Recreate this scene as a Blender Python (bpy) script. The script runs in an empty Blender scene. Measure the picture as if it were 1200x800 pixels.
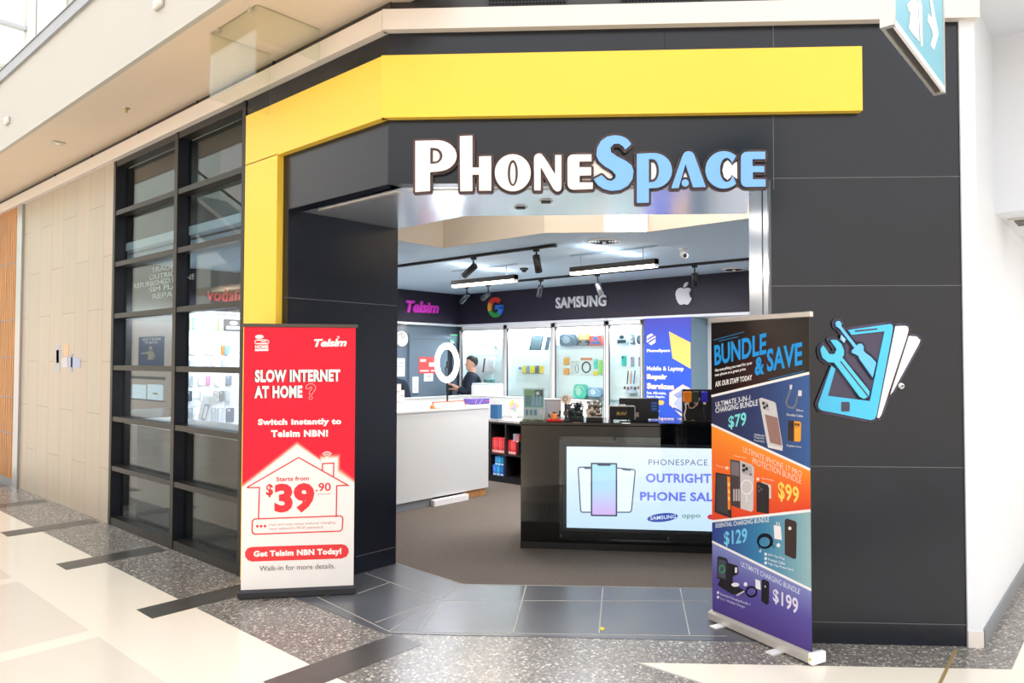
import bpy, bmesh, math, random
from mathutils import Vector, Matrix
from mathutils.geometry import tessellate_polygon
random.seed(7)
SC = bpy.context.scene
COL = SC.collection
PI = math.pi

WORLD, EXPO, CABW, PENDW, SHOPW, WINW, CORRW = 1.25, .8, 14, 26, 32, 26, 12
# ------------------------------------------------------------------ camera
F_PX, PITCH, YAW, ROLL, CAM_H = 843.22, .0274, .7222, .0025, 1.74
CF = Vector((math.cos(YAW)*math.cos(PITCH), math.sin(YAW)*math.cos(PITCH), math.sin(PITCH)))
_r = Vector((math.sin(YAW), -math.cos(YAW), 0)); _u = _r.cross(CF)
CR = _r*math.cos(ROLL) + _u*math.sin(ROLL); CU = CR.cross(CF)
CO = Vector((0, 0, CAM_H))
cam = bpy.data.cameras.new('camera'); cam.sensor_width = 36; cam.lens = F_PX*36/1200
cam.clip_start = .05; cam.clip_end = 200
camo = bpy.data.objects.new('camera', cam); COL.objects.link(camo)
m3 = Matrix((CR, CU, -CF)).transposed().to_4x4(); m3.translation = CO
camo.matrix_world = m3
SC.camera = camo

def ray(px, py): return CF + CR*((px-600)/F_PX) + CU*((400-py)/F_PX)
class Fr:
    """a vertical reference plane: x along it, y behind it, z up"""
    def __init__(s, o, d):
        s.o = Vector((o[0], o[1], o[2] if len(o) > 2 else 0)); s.ax = Vector((d[0], d[1], 0)).normalized()
        s.ay = Vector((0, 0, 1)).cross(s.ax)
    def pt(s, x, y, z): return s.o + s.ax*x + s.ay*y + Vector((0, 0, z))
    def at(s, px, py, y=0):                       # local (x, z) of a photo point on this plane
        r = ray(px, py); p0 = s.o + s.ay*y
        t = (p0-CO).dot(s.ay)/r.dot(s.ay); p = CO + r*t - p0
        return (p.dot(s.ax), p.z)
    def x(s, px, y=0, py=420): return s.at(px, py, y)[0]
W0 = Fr((0, 0), (1, 0))
def ground(px, py, z=0):
    r = ray(px, py); t = (z-CAM_H)/r.z; return CO + r*t

# ------------------------------------------------------------------ colour and materials
def lin(c):
    return tuple(((v/255)/12.92 if v/255 <= .04045 else ((v/255+.055)/1.055)**2.4) for v in c)
M = {}
def new_mat(name):
    m = bpy.data.materials.new(name); m.use_nodes = True; M[name] = m
    nt = m.node_tree; b = nt.nodes['Principled BSDF']
    return m, nt, b
def mat(name, rgb=(200, 200, 200), rough=.5, metal=0., spec=.5, var=0., vscale=4., bump=0., bscale=60., stretch=None, coat=0., emis=None, est=0.):
    m, nt, b = new_mat(name); N = nt.nodes; L = nt.links
    b.inputs['Base Color'].default_value = (*lin(rgb), 1); b.inputs['Roughness'].default_value = rough
    b.inputs['Metallic'].default_value = metal; b.inputs['Specular IOR Level'].default_value = spec
    b.inputs['Coat Weight'].default_value = coat; b.inputs['Coat Roughness'].default_value = .05
    if emis: b.inputs['Emission Color'].default_value = (*lin(emis), 1); b.inputs['Emission Strength'].default_value = est
    if var or bump:
        tc = N.new('ShaderNodeTexCoord'); mp = N.new('ShaderNodeMapping'); L.new(tc.outputs['Object'], mp.inputs['Vector'])
        if stretch: mp.inputs['Scale'].default_value = stretch
    if var:
        n = N.new('ShaderNodeTexNoise'); n.inputs['Scale'].default_value = vscale; n.inputs['Detail'].default_value = 5
        L.new(mp.outputs['Vector'], n.inputs['Vector'])
        r = N.new('ShaderNodeValToRGB'); r.color_ramp.elements[0].position = .3; r.color_ramp.elements[1].position = .7
        c = lin(rgb); r.color_ramp.elements[0].color = (*[max(0, v*(1-var)) for v in c], 1); r.color_ramp.elements[1].color = (*[min(1, v*(1+var)) for v in c], 1)
        L.new(n.outputs['Fac'], r.inputs['Fac']); L.new(r.outputs['Color'], b.inputs['Base Color'])
    if bump:
        n2 = N.new('ShaderNodeTexNoise'); n2.inputs['Scale'].default_value = bscale; L.new(mp.outputs['Vector'], n2.inputs['Vector'])
        bp = N.new('ShaderNodeBump'); bp.inputs['Strength'].default_value = bump; bp.inputs['Distance'].default_value = .01
        L.new(n2.outputs['Fac'], bp.inputs['Height']); L.new(bp.outputs['Normal'], b.inputs['Normal'])
    return m
def attr_mat(name, rough=.5, spec=.3, metal=0., coat=0., est=0.):
    m, nt, b = new_mat(name)
    a = nt.nodes.new('ShaderNodeVertexColor'); a.layer_name = 'Col'
    b.inputs['Roughness'].default_value = rough; b.inputs['Specular IOR Level'].default_value = spec
    b.inputs['Metallic'].default_value = metal; b.inputs['Coat Weight'].default_value = coat
    if est:
        b.inputs['Base Color'].default_value = (0, 0, 0, 1)
        nt.links.new(a.outputs['Color'], b.inputs['Emission Color']); b.inputs['Emission Strength'].default_value = est
    else: nt.links.new(a.outputs['Color'], b.inputs['Base Color'])
    return m
def glass_mat(name, tint=(235, 242, 240), refl=1.0, rough=0., dirt=0.):
    m = bpy.data.materials.new(name); m.use_nodes = True; M[name] = m
    nt = m.node_tree; N = nt.nodes; L = nt.links; N.clear()
    out = N.new('ShaderNodeOutputMaterial'); mix = N.new('ShaderNodeMixShader'); tr = N.new('ShaderNodeBsdfTransparent'); gl = N.new('ShaderNodeBsdfGlossy')
    lw_ = N.new('ShaderNodeLayerWeight'); lw_.inputs['Blend'].default_value = .5           # Schlick reflection, same from both sides
    pw = N.new('ShaderNodeMath'); pw.operation = 'POWER'; pw.inputs[1].default_value = 5; L.new(lw_.outputs['Facing'], pw.inputs[0])
    mul = N.new('ShaderNodeMath'); mul.operation = 'MULTIPLY_ADD'; mul.inputs[1].default_value = .9*refl; mul.inputs[2].default_value = .04*refl; mul.use_clamp = True
    tr.inputs['Color'].default_value = (*lin(tint), 1); gl.inputs['Roughness'].default_value = rough
    L.new(pw.outputs[0], mul.inputs[0]); L.new(mul.outputs[0], mix.inputs['Fac'])
    L.new(tr.outputs[0], mix.inputs[1]); L.new(gl.outputs[0], mix.inputs[2]); L.new(mix.outputs[0], out.inputs['Surface'])
    return m
def emit(name, rgb, st):
    return mat(name, (0, 0, 0), .5, emis=rgb, est=st)

attr_mat('print', .42, .35); attr_mat('gloss', .16, .5); attr_mat('matte', .75, .25); attr_mat('metal_c', .3, .5, 1.)
attr_mat('screen', est=.74); attr_mat('vinyl', .3, .4)

# ------------------------------------------------------------------ mesh builder
_tc = {}
def text_geo(txt, bold=0., shear=0., space=1., extrude=0.):
    k = (txt, bold, shear, space)
    if k in _tc: return _tc[k]
    c = bpy.data.curves.new('t', 'FONT'); c.body = txt; c.offset = bold; c.shear = shear; c.space_character = space+bold*1.6; c.resolution_u = 3
    o = bpy.data.objects.new('t', c)
    me = bpy.data.meshes.new_from_object(o)
    vs = [(v.co.x, v.co.y) for v in me.vertices]; fs = [tuple(p.vertices) for p in me.polygons]
    bpy.data.objects.remove(o); bpy.data.curves.remove(c); bpy.data.meshes.remove(me)
    if not vs: _tc[k] = ([], []); return _tc[k]
    x0 = min(v[0] for v in vs); x1 = max(v[0] for v in vs); y0 = min(v[1] for v in vs); y1 = max(v[1] for v in vs)
    vs = [((a-x0)/max(1e-6, x1-x0), (b-y0)/max(1e-6, y1-y0)) for a, b in vs]
    _tc[k] = (vs, fs); return _tc[k]
def arc(cx, cy, rx, ry, a0, a1, n=14):
    return [(cx+rx*math.cos(math.radians(a0+(a1-a0)*i/n)), cy+ry*math.sin(math.radians(a0+(a1-a0)*i/n))) for i in range(n+1)]
def ell(cx, cy, rx, ry, n=28): return arc(cx, cy, rx, ry, 0, 360, n)[:-1]
def rrect(x0, z0, x1, z1, r, n=5):
    return arc(x1-r, z1-r, r, r, 0, 90, n)+arc(x0+r, z1-r, r, r, 90, 180, n)+arc(x0+r, z0+r, r, r, 180, 270, n)+arc(x1-r, z0+r, r, r, 270, 360, n)
class MB:
    def __init__(s): s.v = []; s.f = []
    def add(s, vs, fs, m, col=(255, 255, 255), sm=False):
        o = len(s.v); s.v += [Vector(v) for v in vs]
        c = lin(col)
        for f in fs: s.f.append((tuple(i+o for i in f), m, c, sm))
        return s
    def box(s, fr, xs, ys, zs, m, col=(255, 255, 255)):
        (a, b), (c, d), (e, g) = sorted(xs), sorted(ys), sorted(zs)
        vs = [fr.pt(x, y, z) for z in (e, g) for x, y in ((a, c), (b, c), (b, d), (a, d))]
        return s.add(vs, [(3, 2, 1, 0), (4, 5, 6, 7), (0, 1, 5, 4), (1, 2, 6, 5), (2, 3, 7, 6), (3, 0, 4, 7)], m, col)
    def cbox(s, fr, xs, ys, zs, m, col=(255, 255, 255), b=.004):     # box with softened edges
        bm = bmesh.new(); bmesh.ops.create_cube(bm, size=1)
        sx, sy, sz = xs[1]-xs[0], ys[1]-ys[0], zs[1]-zs[0]
        for v in bm.verts: v.co = Vector((v.co.x*sx, v.co.y*sy, v.co.z*sz))
        b = min(b, .3*min(abs(sx), abs(sy), abs(sz)))
        bmesh.ops.bevel(bm, geom=bm.edges[:], offset=b, segments=2, affect='EDGES', profile=.5)
        bm.verts.index_update()
        cx, cy, cz = sum(xs)/2, sum(ys)/2, sum(zs)/2
        s.add([fr.pt(v.co.x+cx, v.co.y+cy, v.co.z+cz) for v in bm.verts], [tuple(v.index for v in f.verts) for f in bm.faces], m, col)
        bm.free(); return s
    def prism(s, pts, fr, y0, y1, m, col=(255, 255, 255), holes=(), sm=False):  # (x,z) outline swept from y0 to y1
        loops = [list(pts)]+[list(h) for h in holes]
        tri = tessellate_polygon([[Vector((x, z, 0)) for x, z in l] for l in loops])
        allp = [p for l in loops for p in l]; n = len(allp)
        vs = [fr.pt(x, y0, z) for x, z in allp]+[fr.pt(x, y1, z) for x, z in allp]
        fs = [tuple(t) for t in tri]+[tuple(i+n for i in reversed(t)) for t in tri]
        o = 0
        for l in loops:
            k = len(l); fs += [(o+i, o+(i+1) % k, o+(i+1) % k+n, o+i+n) for i in range(k)]; o += k
        return s.add(vs, fs, m, col, sm)
    def flat(s, pts, fr, y, col, m='print', holes=()):
        loops = [list(pts)]+[list(h) for h in holes]
        tri = tessellate_polygon([[Vector((x, z, 0)) for x, z in l] for l in loops])
        allp = [p for l in loops for p in l]
        return s.add([fr.pt(x, y, z) for x, z in allp], [tuple(t) for t in tri], m, col)
    def grad(s, quad, fr, y, ca, cb, m='print', n=16, vert=False, cm=None):   # printed colour blend inside a quad (bl, br, tr, tl)
        bl, br, tr, tl = [Vector(q) for q in quad]
        def mixc(t):
            if cm:
                return tuple(ca[i]+(cm[i]-ca[i])*t*2 for i in range(3)) if t < .5 else tuple(cm[i]+(cb[i]-cm[i])*(t*2-1) for i in range(3))
            return tuple(ca[i]+(cb[i]-ca[i])*t for i in range(3))
        for i in range(n):
            t0, t1 = i/n, (i+1)/n
            if vert: q = [tl.lerp(bl, t1), tr.lerp(br, t1), tr.lerp(br, t0), tl.lerp(bl, t0)]
            else: q = [bl.lerp(br, t0), bl.lerp(br, t1), tl.lerp(tr, t1), tl.lerp(tr, t0)]
            s.add([fr.pt(p[0], y, p[1]) for p in q], [(0, 1, 2, 3)], m, mixc((t0+t1)/2))
        return s
    def stroke(s, pts, fr, y, w, col, m='print', closed=False, y1=None, joins=True):
        P = list(pts); n = len(P); E = [(i, i+1) for i in range(n-1)]+([(n-1, 0)] if closed else [])
        for a, b in E:
            p, q = Vector(P[a]), Vector(P[b]); d = q-p
            if d.length < 1e-7: continue
            d.normalize(); k = Vector((-d.y, d.x))*(w/2)
            quad = [p-k, q-k, q+k, p+k]
            if y1 is None: s.flat([tuple(v) for v in quad], fr, y, col, m)
            else: s.prism([tuple(v) for v in quad], fr, y, y1, m, col)
        if joins:
            for p in P:
                c = ell(p[0], p[1], w/2, w/2, 10)
                if y1 is None: s.flat(c, fr, y, col, m)
                else: s.prism(c, fr, y, y1, m, col)
        return s
    def text(s, txt, quad, fr, y, col, bold=.0, shear=0., space=1., m='print', y1=None):   # quad (bl, br, tr, tl) in plane coordinates
        vs, fs = text_geo(txt, bold, shear, space); bl, br, tr, tl = [Vector(q) for q in quad]
        P = [bl*(1-u)*(1-v)+br*u*(1-v)+tr*u*v+tl*(1-u)*v for u, v in vs]
        if y1 is None: return s.add([fr.pt(p.x, y, p.y) for p in P], fs, m, col)
        n = len(P); ec = {}
        for f in fs:
            for i in range(len(f)):
                e = (f[i], f[(i+1) % len(f)]); k = tuple(sorted(e)); ec.setdefault(k, []).append(e)
        side = [(e[0][0], e[0][1], e[0][1]+n, e[0][0]+n) for e in ec.values() if len(e) == 1]
        return s.add([fr.pt(p.x, y, p.y) for p in P]+[fr.pt(p.x, y1, p.y) for p in P], list(fs)+side, m, col)
    def tube(s, pts, r, m, col=(255, 255, 255), n=8, cap=True):
        pts = [Vector(p) for p in pts]; k = len(pts); rs = r if isinstance(r, (list, tuple)) else [r]*k
        vs = []; up = None
        for i, p in enumerate(pts):
            d = (pts[min(i+1, k-1)]-pts[max(i-1, 0)]).normalized()
            if up is None: up = d.orthogonal().normalized()
            up = (up-d*up.dot(d)).normalized(); w = d.cross(up)
            vs += [p+(up*math.cos(2*PI*j/n)+w*math.sin(2*PI*j/n))*rs[i] for j in range(n)]
        fs = [(i*n+j, i*n+(j+1) % n, (i+1)*n+(j+1) % n, (i+1)*n+j) for i in range(k-1) for j in range(n)]
        s.add(vs, fs, m, col, True)
        if cap: s.add(vs[:n], [tuple(range(n))[::-1]], m, col); s.add(vs[-n:], [tuple(range(n))], m, col)
        return s
    def lathe(s, c, prof, m, col=(255, 255, 255), n=20, axis=Vector((0, 0, 1)), sm=True):
        axis = Vector(axis).normalized(); a = axis.orthogonal().normalized(); b = axis.cross(a); c = Vector(c)
        vs = [c+axis*h+(a*math.cos(2*PI*j/n)+b*math.sin(2*PI*j/n))*r for r, h in prof for j in range(n)]
        fs = [(i*n+j, i*n+(j+1) % n, (i+1)*n+(j+1) % n, (i+1)*n+j) for i in range(len(prof)-1) for j in range(n)]
        return s.add(vs, fs, m, col, sm)
    def torus(s, c, ax, ay, R, r, m, col=(255, 255, 255), n=48, k=10, ry=None):
        c, ax, ay = Vector(c), Vector(ax).normalized(), Vector(ay).normalized(); az = ax.cross(ay); vs = []
        for i in range(n):
            t = 2*PI*i/n; d = ax*math.cos(t)+ay*math.sin(t)
            for j in range(k):
                q = 2*PI*j/k; vs.append(c+d*(R+r*math.cos(q))+az*(r if ry is None else ry)*math.sin(q))
        fs = [(i*k+j, ((i+1) % n)*k+j, ((i+1) % n)*k+(j+1) % k, i*k+(j+1) % k) for i in range(n) for j in range(k)]
        return s.add(vs, fs, m, col, True)
    def build(s, name, parent=None, origin=None):
        if parent is not None: org = ORG[parent.name]
        elif origin is not None: org = Vector(origin)
        else:
            xs = [v.x for v in s.v]; ys = [v.y for v in s.v]; zs = [v.z for v in s.v]
            org = Vector(((min(xs)+max(xs))/2, (min(ys)+max(ys))/2, min(zs)))
        me = bpy.data.meshes.new(name); me.from_pydata([v-org for v in s.v], [], [f[0] for f in s.f])
        ms = []
        for f in s.f:
            if f[1] not in ms: ms.append(f[1])
        for k in ms: me.materials.append(M[k])
        at = me.color_attributes.new('Col', 'FLOAT_COLOR', 'CORNER'); cols = []
        for f in s.f: cols += [f[2][0], f[2][1], f[2][2], 1.0]*len(f[0])
        if len(cols) == 4*len(me.loops): at.data.foreach_set('color', cols)
        me.polygons.foreach_set('material_index', [ms.index(f[1]) for f in s.f])
        me.polygons.foreach_set('use_smooth', [f[3] for f in s.f]); me.update()
        o = bpy.data.objects.new(name, me); COL.objects.link(o)
        if parent is None: o.location = org
        else: o.parent = parent
        ORG[o.name] = org
        return o
ORG = {}
def thing(name, label, cat, loc, group=None):
    o = bpy.data.objects.new(name, None); o.empty_display_size = .1; COL.objects.link(o); o.location = loc; ORG[o.name] = Vector(loc)
    o['label'] = label; o['category'] = cat
    if group: o['group'] = group
    return o
def tag(o, label, cat, group=None):
    o['label'] = label; o['category'] = cat
    if group: o['group'] = group
    return o
def struct(o): o['kind'] = 'structure'; return o
def light(name, kind, loc, power, color=(255, 255, 255), size=.3, size_y=None, rot=(0, 0, 0), aim=None, spot=None):
    l = bpy.data.lights.new(name, kind); l.energy = power; l.color = lin(color)
    if kind == 'AREA':
        l.size = size
        if size_y: l.shape = 'RECTANGLE'; l.size_y = size_y
    elif kind in ('SPOT', 'POINT'): l.shadow_soft_size = size
    if spot: l.spot_size = math.radians(spot); l.spot_blend = .6
    o = bpy.data.objects.new(name, l); COL.objects.link(o); o.location = loc; o.rotation_euler = rot
    if aim is not None: o.rotation_euler = (Vector(aim)-Vector(loc)).to_track_quat('-Z', 'Y').to_euler()
    return o

# ------------------------------------------------------------------ reference planes
XL = 2.9456
CX, CY = 2.9456, 3.6713
EX, EY = 5.1863, .8512
LEN = math.hypot(EX-CX, EY-CY)
FRONT = Fr((CX, CY), (EX-CX, EY-CY))              # chamfered shop front
LEFT = Fr((XL, 0), (0, -1))                       # glazed side front, local x = -Y
REV = Fr((0, 4.853), (1, 0))                      # dark side of the entrance
BACK = Fr((8.98, 0), (0, -1))                     # bulkhead over the cabinets
TEL = Fr((0, 9.16), (1, 0))                       # bulkhead over the grey door
def fp(x, y, z): return FRONT.pt(x, y, z)
FX = lambda s, y=0: (lambda p: (p.x, p.y))(FRONT.pt(s, y, 0))
TRIMZ, OPENZ, CEILZ = 3.873, 2.885, 2.92

# ------------------------------------------------------------------ world and surface materials
w = bpy.data.worlds.new('world'); SC.world = w; w.use_nodes = True
nt = w.node_tree; bg = nt.nodes['Background']; bg.inputs['Strength'].default_value = WORLD
tc = nt.nodes.new('ShaderNodeTexCoord'); sx = nt.nodes.new('ShaderNodeSeparateXYZ'); rp = nt.nodes.new('ShaderNodeValToRGB')
nt.links.new(tc.outputs['Generated'], sx.inputs[0]); nt.links.new(sx.outputs['Z'], rp.inputs['Fac']); nt.links.new(rp.outputs['Color'], bg.inputs['Color'])
rp.color_ramp.elements[0].color = (*lin((235, 222, 205)), 1); rp.color_ramp.elements[1].color = (*lin((246, 250, 255)), 1)
rp.color_ramp.elements[0].position = .0; rp.color_ramp.elements[1].position = .6

mat('panel', (8, 16, 31), .25, spec=.52, var=.2, vscale=2.2, bump=.02, bscale=9)
mat('panel_joint', (92, 94, 96), .5); mat('panel_gap', (10, 11, 13), .6)
mat('yellow', (248, 206, 70), .32, spec=.45); mat('white_trim', (226, 219, 214), .45)
mat('white_wall', (222, 226, 233), .55, spec=.3); mat('mall_soffit', (232, 216, 198), .7, spec=.2, var=.015, vscale=1.)
mat('fascia', (194, 193, 188), .55, spec=.3); mat('rail_metal', (168, 172, 181), .4); mat('upper_dark', (44, 43, 44), .4, spec=.7)
mat('frame_metal', (84, 78, 72), .38, metal=.35); mat('mullion', (40, 37, 35), .42, metal=.2); mat('frame_dark', (18, 24, 36), .4)
mat('steel', (176, 178, 182), .28, metal=.95); mat('dark_steel', (96, 100, 108), .25, metal=.9); mat('chrome', (205, 208, 212), .15, metal=1.)
mat('soffit_metal', (222, 230, 240), .2, metal=.7, var=.05, vscale=1.5, stretch=(1, 1, 1), bump=.012, bscale=3)
mat('beige_wall', (198, 187, 172), .6, spec=.25, var=.08, vscale=1.2)
mat('shop_ceiling', (204, 226, 242), .7, spec=.2); mat('bulkhead', (44, 40, 56), .5, spec=.35)
mat('grey_wall', (104, 122, 140), .55); mat('white_shop', (238, 241, 246), .5); mat('carpet', (106, 98, 91), .95, spec=.1, var=.22, vscale=70, bump=.4, bscale=260)
mat('void', (14, 15, 18), .8); mat('cream_counter', (212, 213, 213), .3, spec=.45, var=.012, vscale=1.); mat('black_gloss', (10, 11, 13), .05, spec=.55)
mat('black', (16, 17, 20), .45); mat('charcoal', (40, 42, 46), .5); mat('black_cabinet', (22, 23, 27), .4)
mat('marble', (168, 164, 162), .25, var=.3, vscale=6, stretch=(1, 3, 1)); mat('skirting', (128, 132, 138), .4)
mat('lamp_white', (245, 245, 245), .4); mat('silver', (212, 208, 202), .3, metal=.55); mat('timber', (196, 140, 84), .5, var=.2, vscale=3, stretch=(8, 8, .4))
mat('backboard', (246, 248, 252), .55)
emit('led_warm', (255, 236, 214), 9.); emit('led_cool', (240, 247, 255), 4.); emit('ring_glow', (236, 245, 255), 12.); emit('panel_glow', (250, 250, 255), 4.)
emit('downlight_glow', (255, 214, 170), 14.); emit('window_glow', (220, 244, 250), 2.2); emit('exit_glow', (60, 190, 120), 1.2)
glass_mat('shop_glass', (226, 232, 233), 1.15); glass_mat('clear_glass', (244, 250, 248), 1.0); glass_mat('baffle_glass', (250, 252, 248), .9); glass_mat('acrylic', (240, 246, 250), 1.2)

# cream polished mall tile: square blocks a shade greyer than the light joints between them
m, nt, b = new_mat('mall_tile'); N = nt.nodes; L = nt.links
tc = N.new('ShaderNodeTexCoord'); sp = N.new('ShaderNodeSeparateXYZ'); L.new(tc.outputs['Object'], sp.inputs[0])
def mth(op, a, bv):
    n = N.new('ShaderNodeMath'); n.operation = op
    L.new(a, n.inputs[0]) if hasattr(a, 'links') else setattr(n.inputs[0], 'default_value', a)
    L.new(bv, n.inputs[1]) if hasattr(bv, 'links') else setattr(n.inputs[1], 'default_value', bv)
    return n.outputs[0]
gy = mth('FRACT', mth('DIVIDE', mth('ADD', sp.outputs['Y'], 100*1.7-5.135), 1.7), 0.); gx = mth('FRACT', mth('DIVIDE', mth('ADD', sp.outputs['X'], 100*1.95+.21), 1.95), 0.)
blk = mth('MULTIPLY', mth('LESS_THAN', gy, .91), mth('LESS_THAN', gx, .99)); blk = mth('MULTIPLY', blk, mth('LESS_THAN', sp.outputs['X'], 1.72))
no = N.new('ShaderNodeTexNoise'); no.inputs['Scale'].default_value = 1.3; L.new(tc.outputs['Object'], no.inputs['Vector'])
mx = N.new('ShaderNodeMix'); mx.data_type = 'RGBA'; mx.inputs[6].default_value = (*lin((238, 228, 212)), 1); mx.inputs[7].default_value = (*lin((222, 212, 198)), 1)
L.new(blk, mx.inputs[0]); L.new(mx.outputs[2], b.inputs['Base Color']); b.inputs['Roughness'].default_value = .16; b.inputs['Specular IOR Level'].default_value = .45

def speckle(name, base, flecks, rough, scale):
    m, nt, b = new_mat(name); N = nt.nodes; L = nt.links
    tc = N.new('ShaderNodeTexCoord'); vo = N.new('ShaderNodeTexVoronoi'); vo.inputs['Scale'].default_value = scale
    L.new(tc.outputs['Object'], vo.inputs['Vector']); sp = N.new('ShaderNodeSeparateColor'); L.new(vo.outputs['Color'], sp.inputs[0])
    r = N.new('ShaderNodeValToRGB'); r.color_ramp.interpolation = 'CONSTANT'; e = r.color_ramp.elements
    e[0].position = 0; e[0].color = (*lin(base), 1); e[1].position = flecks[0][0]; e[1].color = (*lin(flecks[0][1]), 1)
    for p, c in flecks[1:]:
        k = e.new(p); k.color = (*lin(c), 1)
    L.new(sp.outputs[0], r.inputs['Fac'])
    L.new(r.outputs['Color'], b.inputs['Base Color']); b.inputs['Roughness'].default_value = rough
speckle('terrazzo', (118, 113, 107), [(.4, (134, 128, 121)), (.66, (98, 95, 91)), (.83, (164, 157, 148)), (.945, (206, 198, 187))], .27, 80)
mat('strip_tile', (74, 71, 68), .28, var=.15, vscale=9); mat('grout', (172, 166, 158), .6); mat('brass', (196, 168, 112), .4, metal=.5)
mat('threshold', (84, 87, 92), .27, spec=.65, var=.08, vscale=3)
# limestone slabs set upright
m, nt, b = new_mat('limestone'); N = nt.nodes; L = nt.links
tc = N.new('ShaderNodeTexCoord'); sp = N.new('ShaderNodeSeparateXYZ'); L.new(tc.outputs['Object'], sp.inputs[0]); cb = N.new('ShaderNodeCombineXYZ')
L.new(sp.outputs['Z'], cb.inputs[0]); L.new(sp.outputs['Y'], cb.inputs[1])
br = N.new('ShaderNodeTexBrick'); br.inputs['Scale'].default_value = 1; br.inputs['Brick Width'].default_value = 1.15; br.inputs['Row Height'].default_value = .44
br.inputs['Mortar Size'].default_value = .006; br.inputs['Color1'].default_value = (*lin((192, 178, 160)), 1); br.inputs['Color2'].default_value = (*lin((186, 174, 157)), 1); br.inputs['Mortar'].default_value = (*lin((166, 150, 130)), 1)
L.new(cb.outputs[0], br.inputs['Vector'])
mp = N.new('ShaderNodeMapping'); mp.inputs['Scale'].default_value = (9, 9, .5); L.new(tc.outputs['Object'], mp.inputs['Vector'])
no = N.new('ShaderNodeTexNoise'); no.inputs['Scale'].default_value = 1.2; L.new(mp.outputs[0], no.inputs['Vector'])
mx = N.new('ShaderNodeMix'); mx.data_type = 'RGBA'; mx.blend_type = 'MULTIPLY'; mx.inputs[0].default_value = .22
L.new(br.outputs['Color'], mx.inputs[6]); L.new(no.outputs['Color'], mx.inputs[7]); L.new(mx.outputs[2], b.inputs['Base Color']); b.inputs['Roughness'].default_value = .35

# ------------------------------------------------------------------ floors
def slab(name, pts, z0, z1, m, holes=()):
    mb = MB(); tri = tessellate_polygon([[Vector((x, y, 0)) for x, y in pts]]); n = len(pts)
    vs = [(x, y, z1) for x, y in pts]+[(x, y, z0) for x, y in pts]
    mb.add(vs, [tuple(t) for t in tri]+[tuple(i+n for i in reversed(t)) for t in tri]+[(i, (i+1) % n, (i+1) % n+n, i+n) for i in range(n)], m)
    return mb
struct(slab('floor', [(-9, -9), (14, -9), (14, 27), (-9, 27)], -.1, 0, 'mall_tile').build('floor', origin=(0, 0, 0)))
bd = slab('b', [(2.37, 13.6), (XL, 13.6), (XL, CY), (EX, EY), (5.245, .779), (13, .779), (13, .6), (4.98, .6), (3.64, 2.24), (3.64, -7), (2.37, -7)], -.02, .0012, 'terrazzo')
struct(bd.build('floor_border', origin=(0, 0, 0)))
st = MB()
for k in range(-1, 6):
    y = 3.49+1.695*k
    st.box(W0, (2.075, 2.99 if k == 0 else 2.9), (y-.13, y+.13), (-.02, .0024), 'strip_tile')
st.box(W0, (3.632, 3.648), (-7, 2.24), (-.02, .0026), 'grout')
a, c = ground(1102, 800), ground(1120, 762); d = Fr((a.x, a.y), (c.x-a.x, c.y-a.y)); st.box(d, (-.6, (c-a).length), (-.008, .008), (-.02, .003), 'brass')
struct(st.build('floor_inlay', origin=(0, 0, 0)))
S0, S1 = 0., 2.43
ia, ib = FRONT.pt(.0, 1.0, 0), FRONT.pt(S1, 1.0, 0)
INN = [(4.009, 4.853), (3.995, 4.02), (5.36, 2.30)]
jx = FX(S1)
foot = [(CX, CY), (CX, 4.853)]+INN+[FX(S1, .45), jx]
struct(slab('t', foot, -.02, .004, 'threshold').build('floor_threshold', origin=(0, 0, 0)))
gj = MB()
def joint(a, b, w=.007, z=.0052, m='grout'):
    p, q = ground(*a), ground(*b); f = Fr((p.x, p.y), (q.x-p.x, q.y-p.y)); gj.box(f, (0, (q-p).length), (-w/2, w/2), (0, z), m)
for a, b in [((616.5, 687), (601.5, 741)), ((706.5, 689), (702, 742)), ((797, 689), (808, 744)), ((516, 704), (830, 705)), ((456, 740), (543.5, 685)), ((440, 730), (500, 708)), ((491, 740), (516, 704)),
             ((419, 696), (456, 683)), ((428, 672), (516, 704)), ((456, 741), (852, 746)), ((463, 660), (543, 685)), ((543, 685), (850, 690)), ((372, 700), (457, 741))]: joint(a, b)
struct(gj.build('floor_threshold_joints', origin=(0, 0, 0)))
struct(slab('c', [(3.2, 4.9), (4.009, 4.853)]+INN[1:]+[FX(S1, .45), FX(3.5, .44), (5.6, .95), (9.5, .95), (9.5, 9.3), (3.2, 9.3)], -.02, .002, 'carpet').build('floor_carpet', origin=(0, 0, 0)))

# ------------------------------------------------------------------ dark shop front
fw = MB()
fw.box(FRONT, (0, S1), (0, .1), (OPENZ, TRIMZ), 'panel'); fw.box(FRONT, (S1, LEN), (0, .44), (0, TRIMZ), 'panel')
def pj(fr, a, b, m='panel_joint', w=.005, y=0, mb=None):      # a panel joint
    (x0, z0), (x1, z1) = fr.at(*a, y), fr.at(*b, y)
    if abs(x1-x0) > abs(z1-z0): z1 = z0
    else: x1 = x0
    (mb or fw).stroke([(x0, z0), (x1, z1)], fr, y-.0012, w, (92, 94, 96), m, joins=False)
pj(FRONT, (905, 209), (1126, 209)); pj(FRONT, (905, 335), (1128, 335)); pj(FRONT, (948, 546), (1130, 546)); pj(FRONT, (946, 728), (1133, 728))
pj(FRONT, (906, 30), (906, 56)); pj(FRONT, (906, 136), (906, 222)); pj(FRONT, (779, 34), (779, 60), 'panel_gap', .004)
struct(fw.build('wall_front'))
lw = MB()
lw.box(W0, (XL, XL+.12), (CY, 4.853), (OPENZ, TRIMZ), 'panel'); lw.box(W0, (XL, 4.009), (4.853, 5.5), (0, TRIMZ), 'panel')
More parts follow.
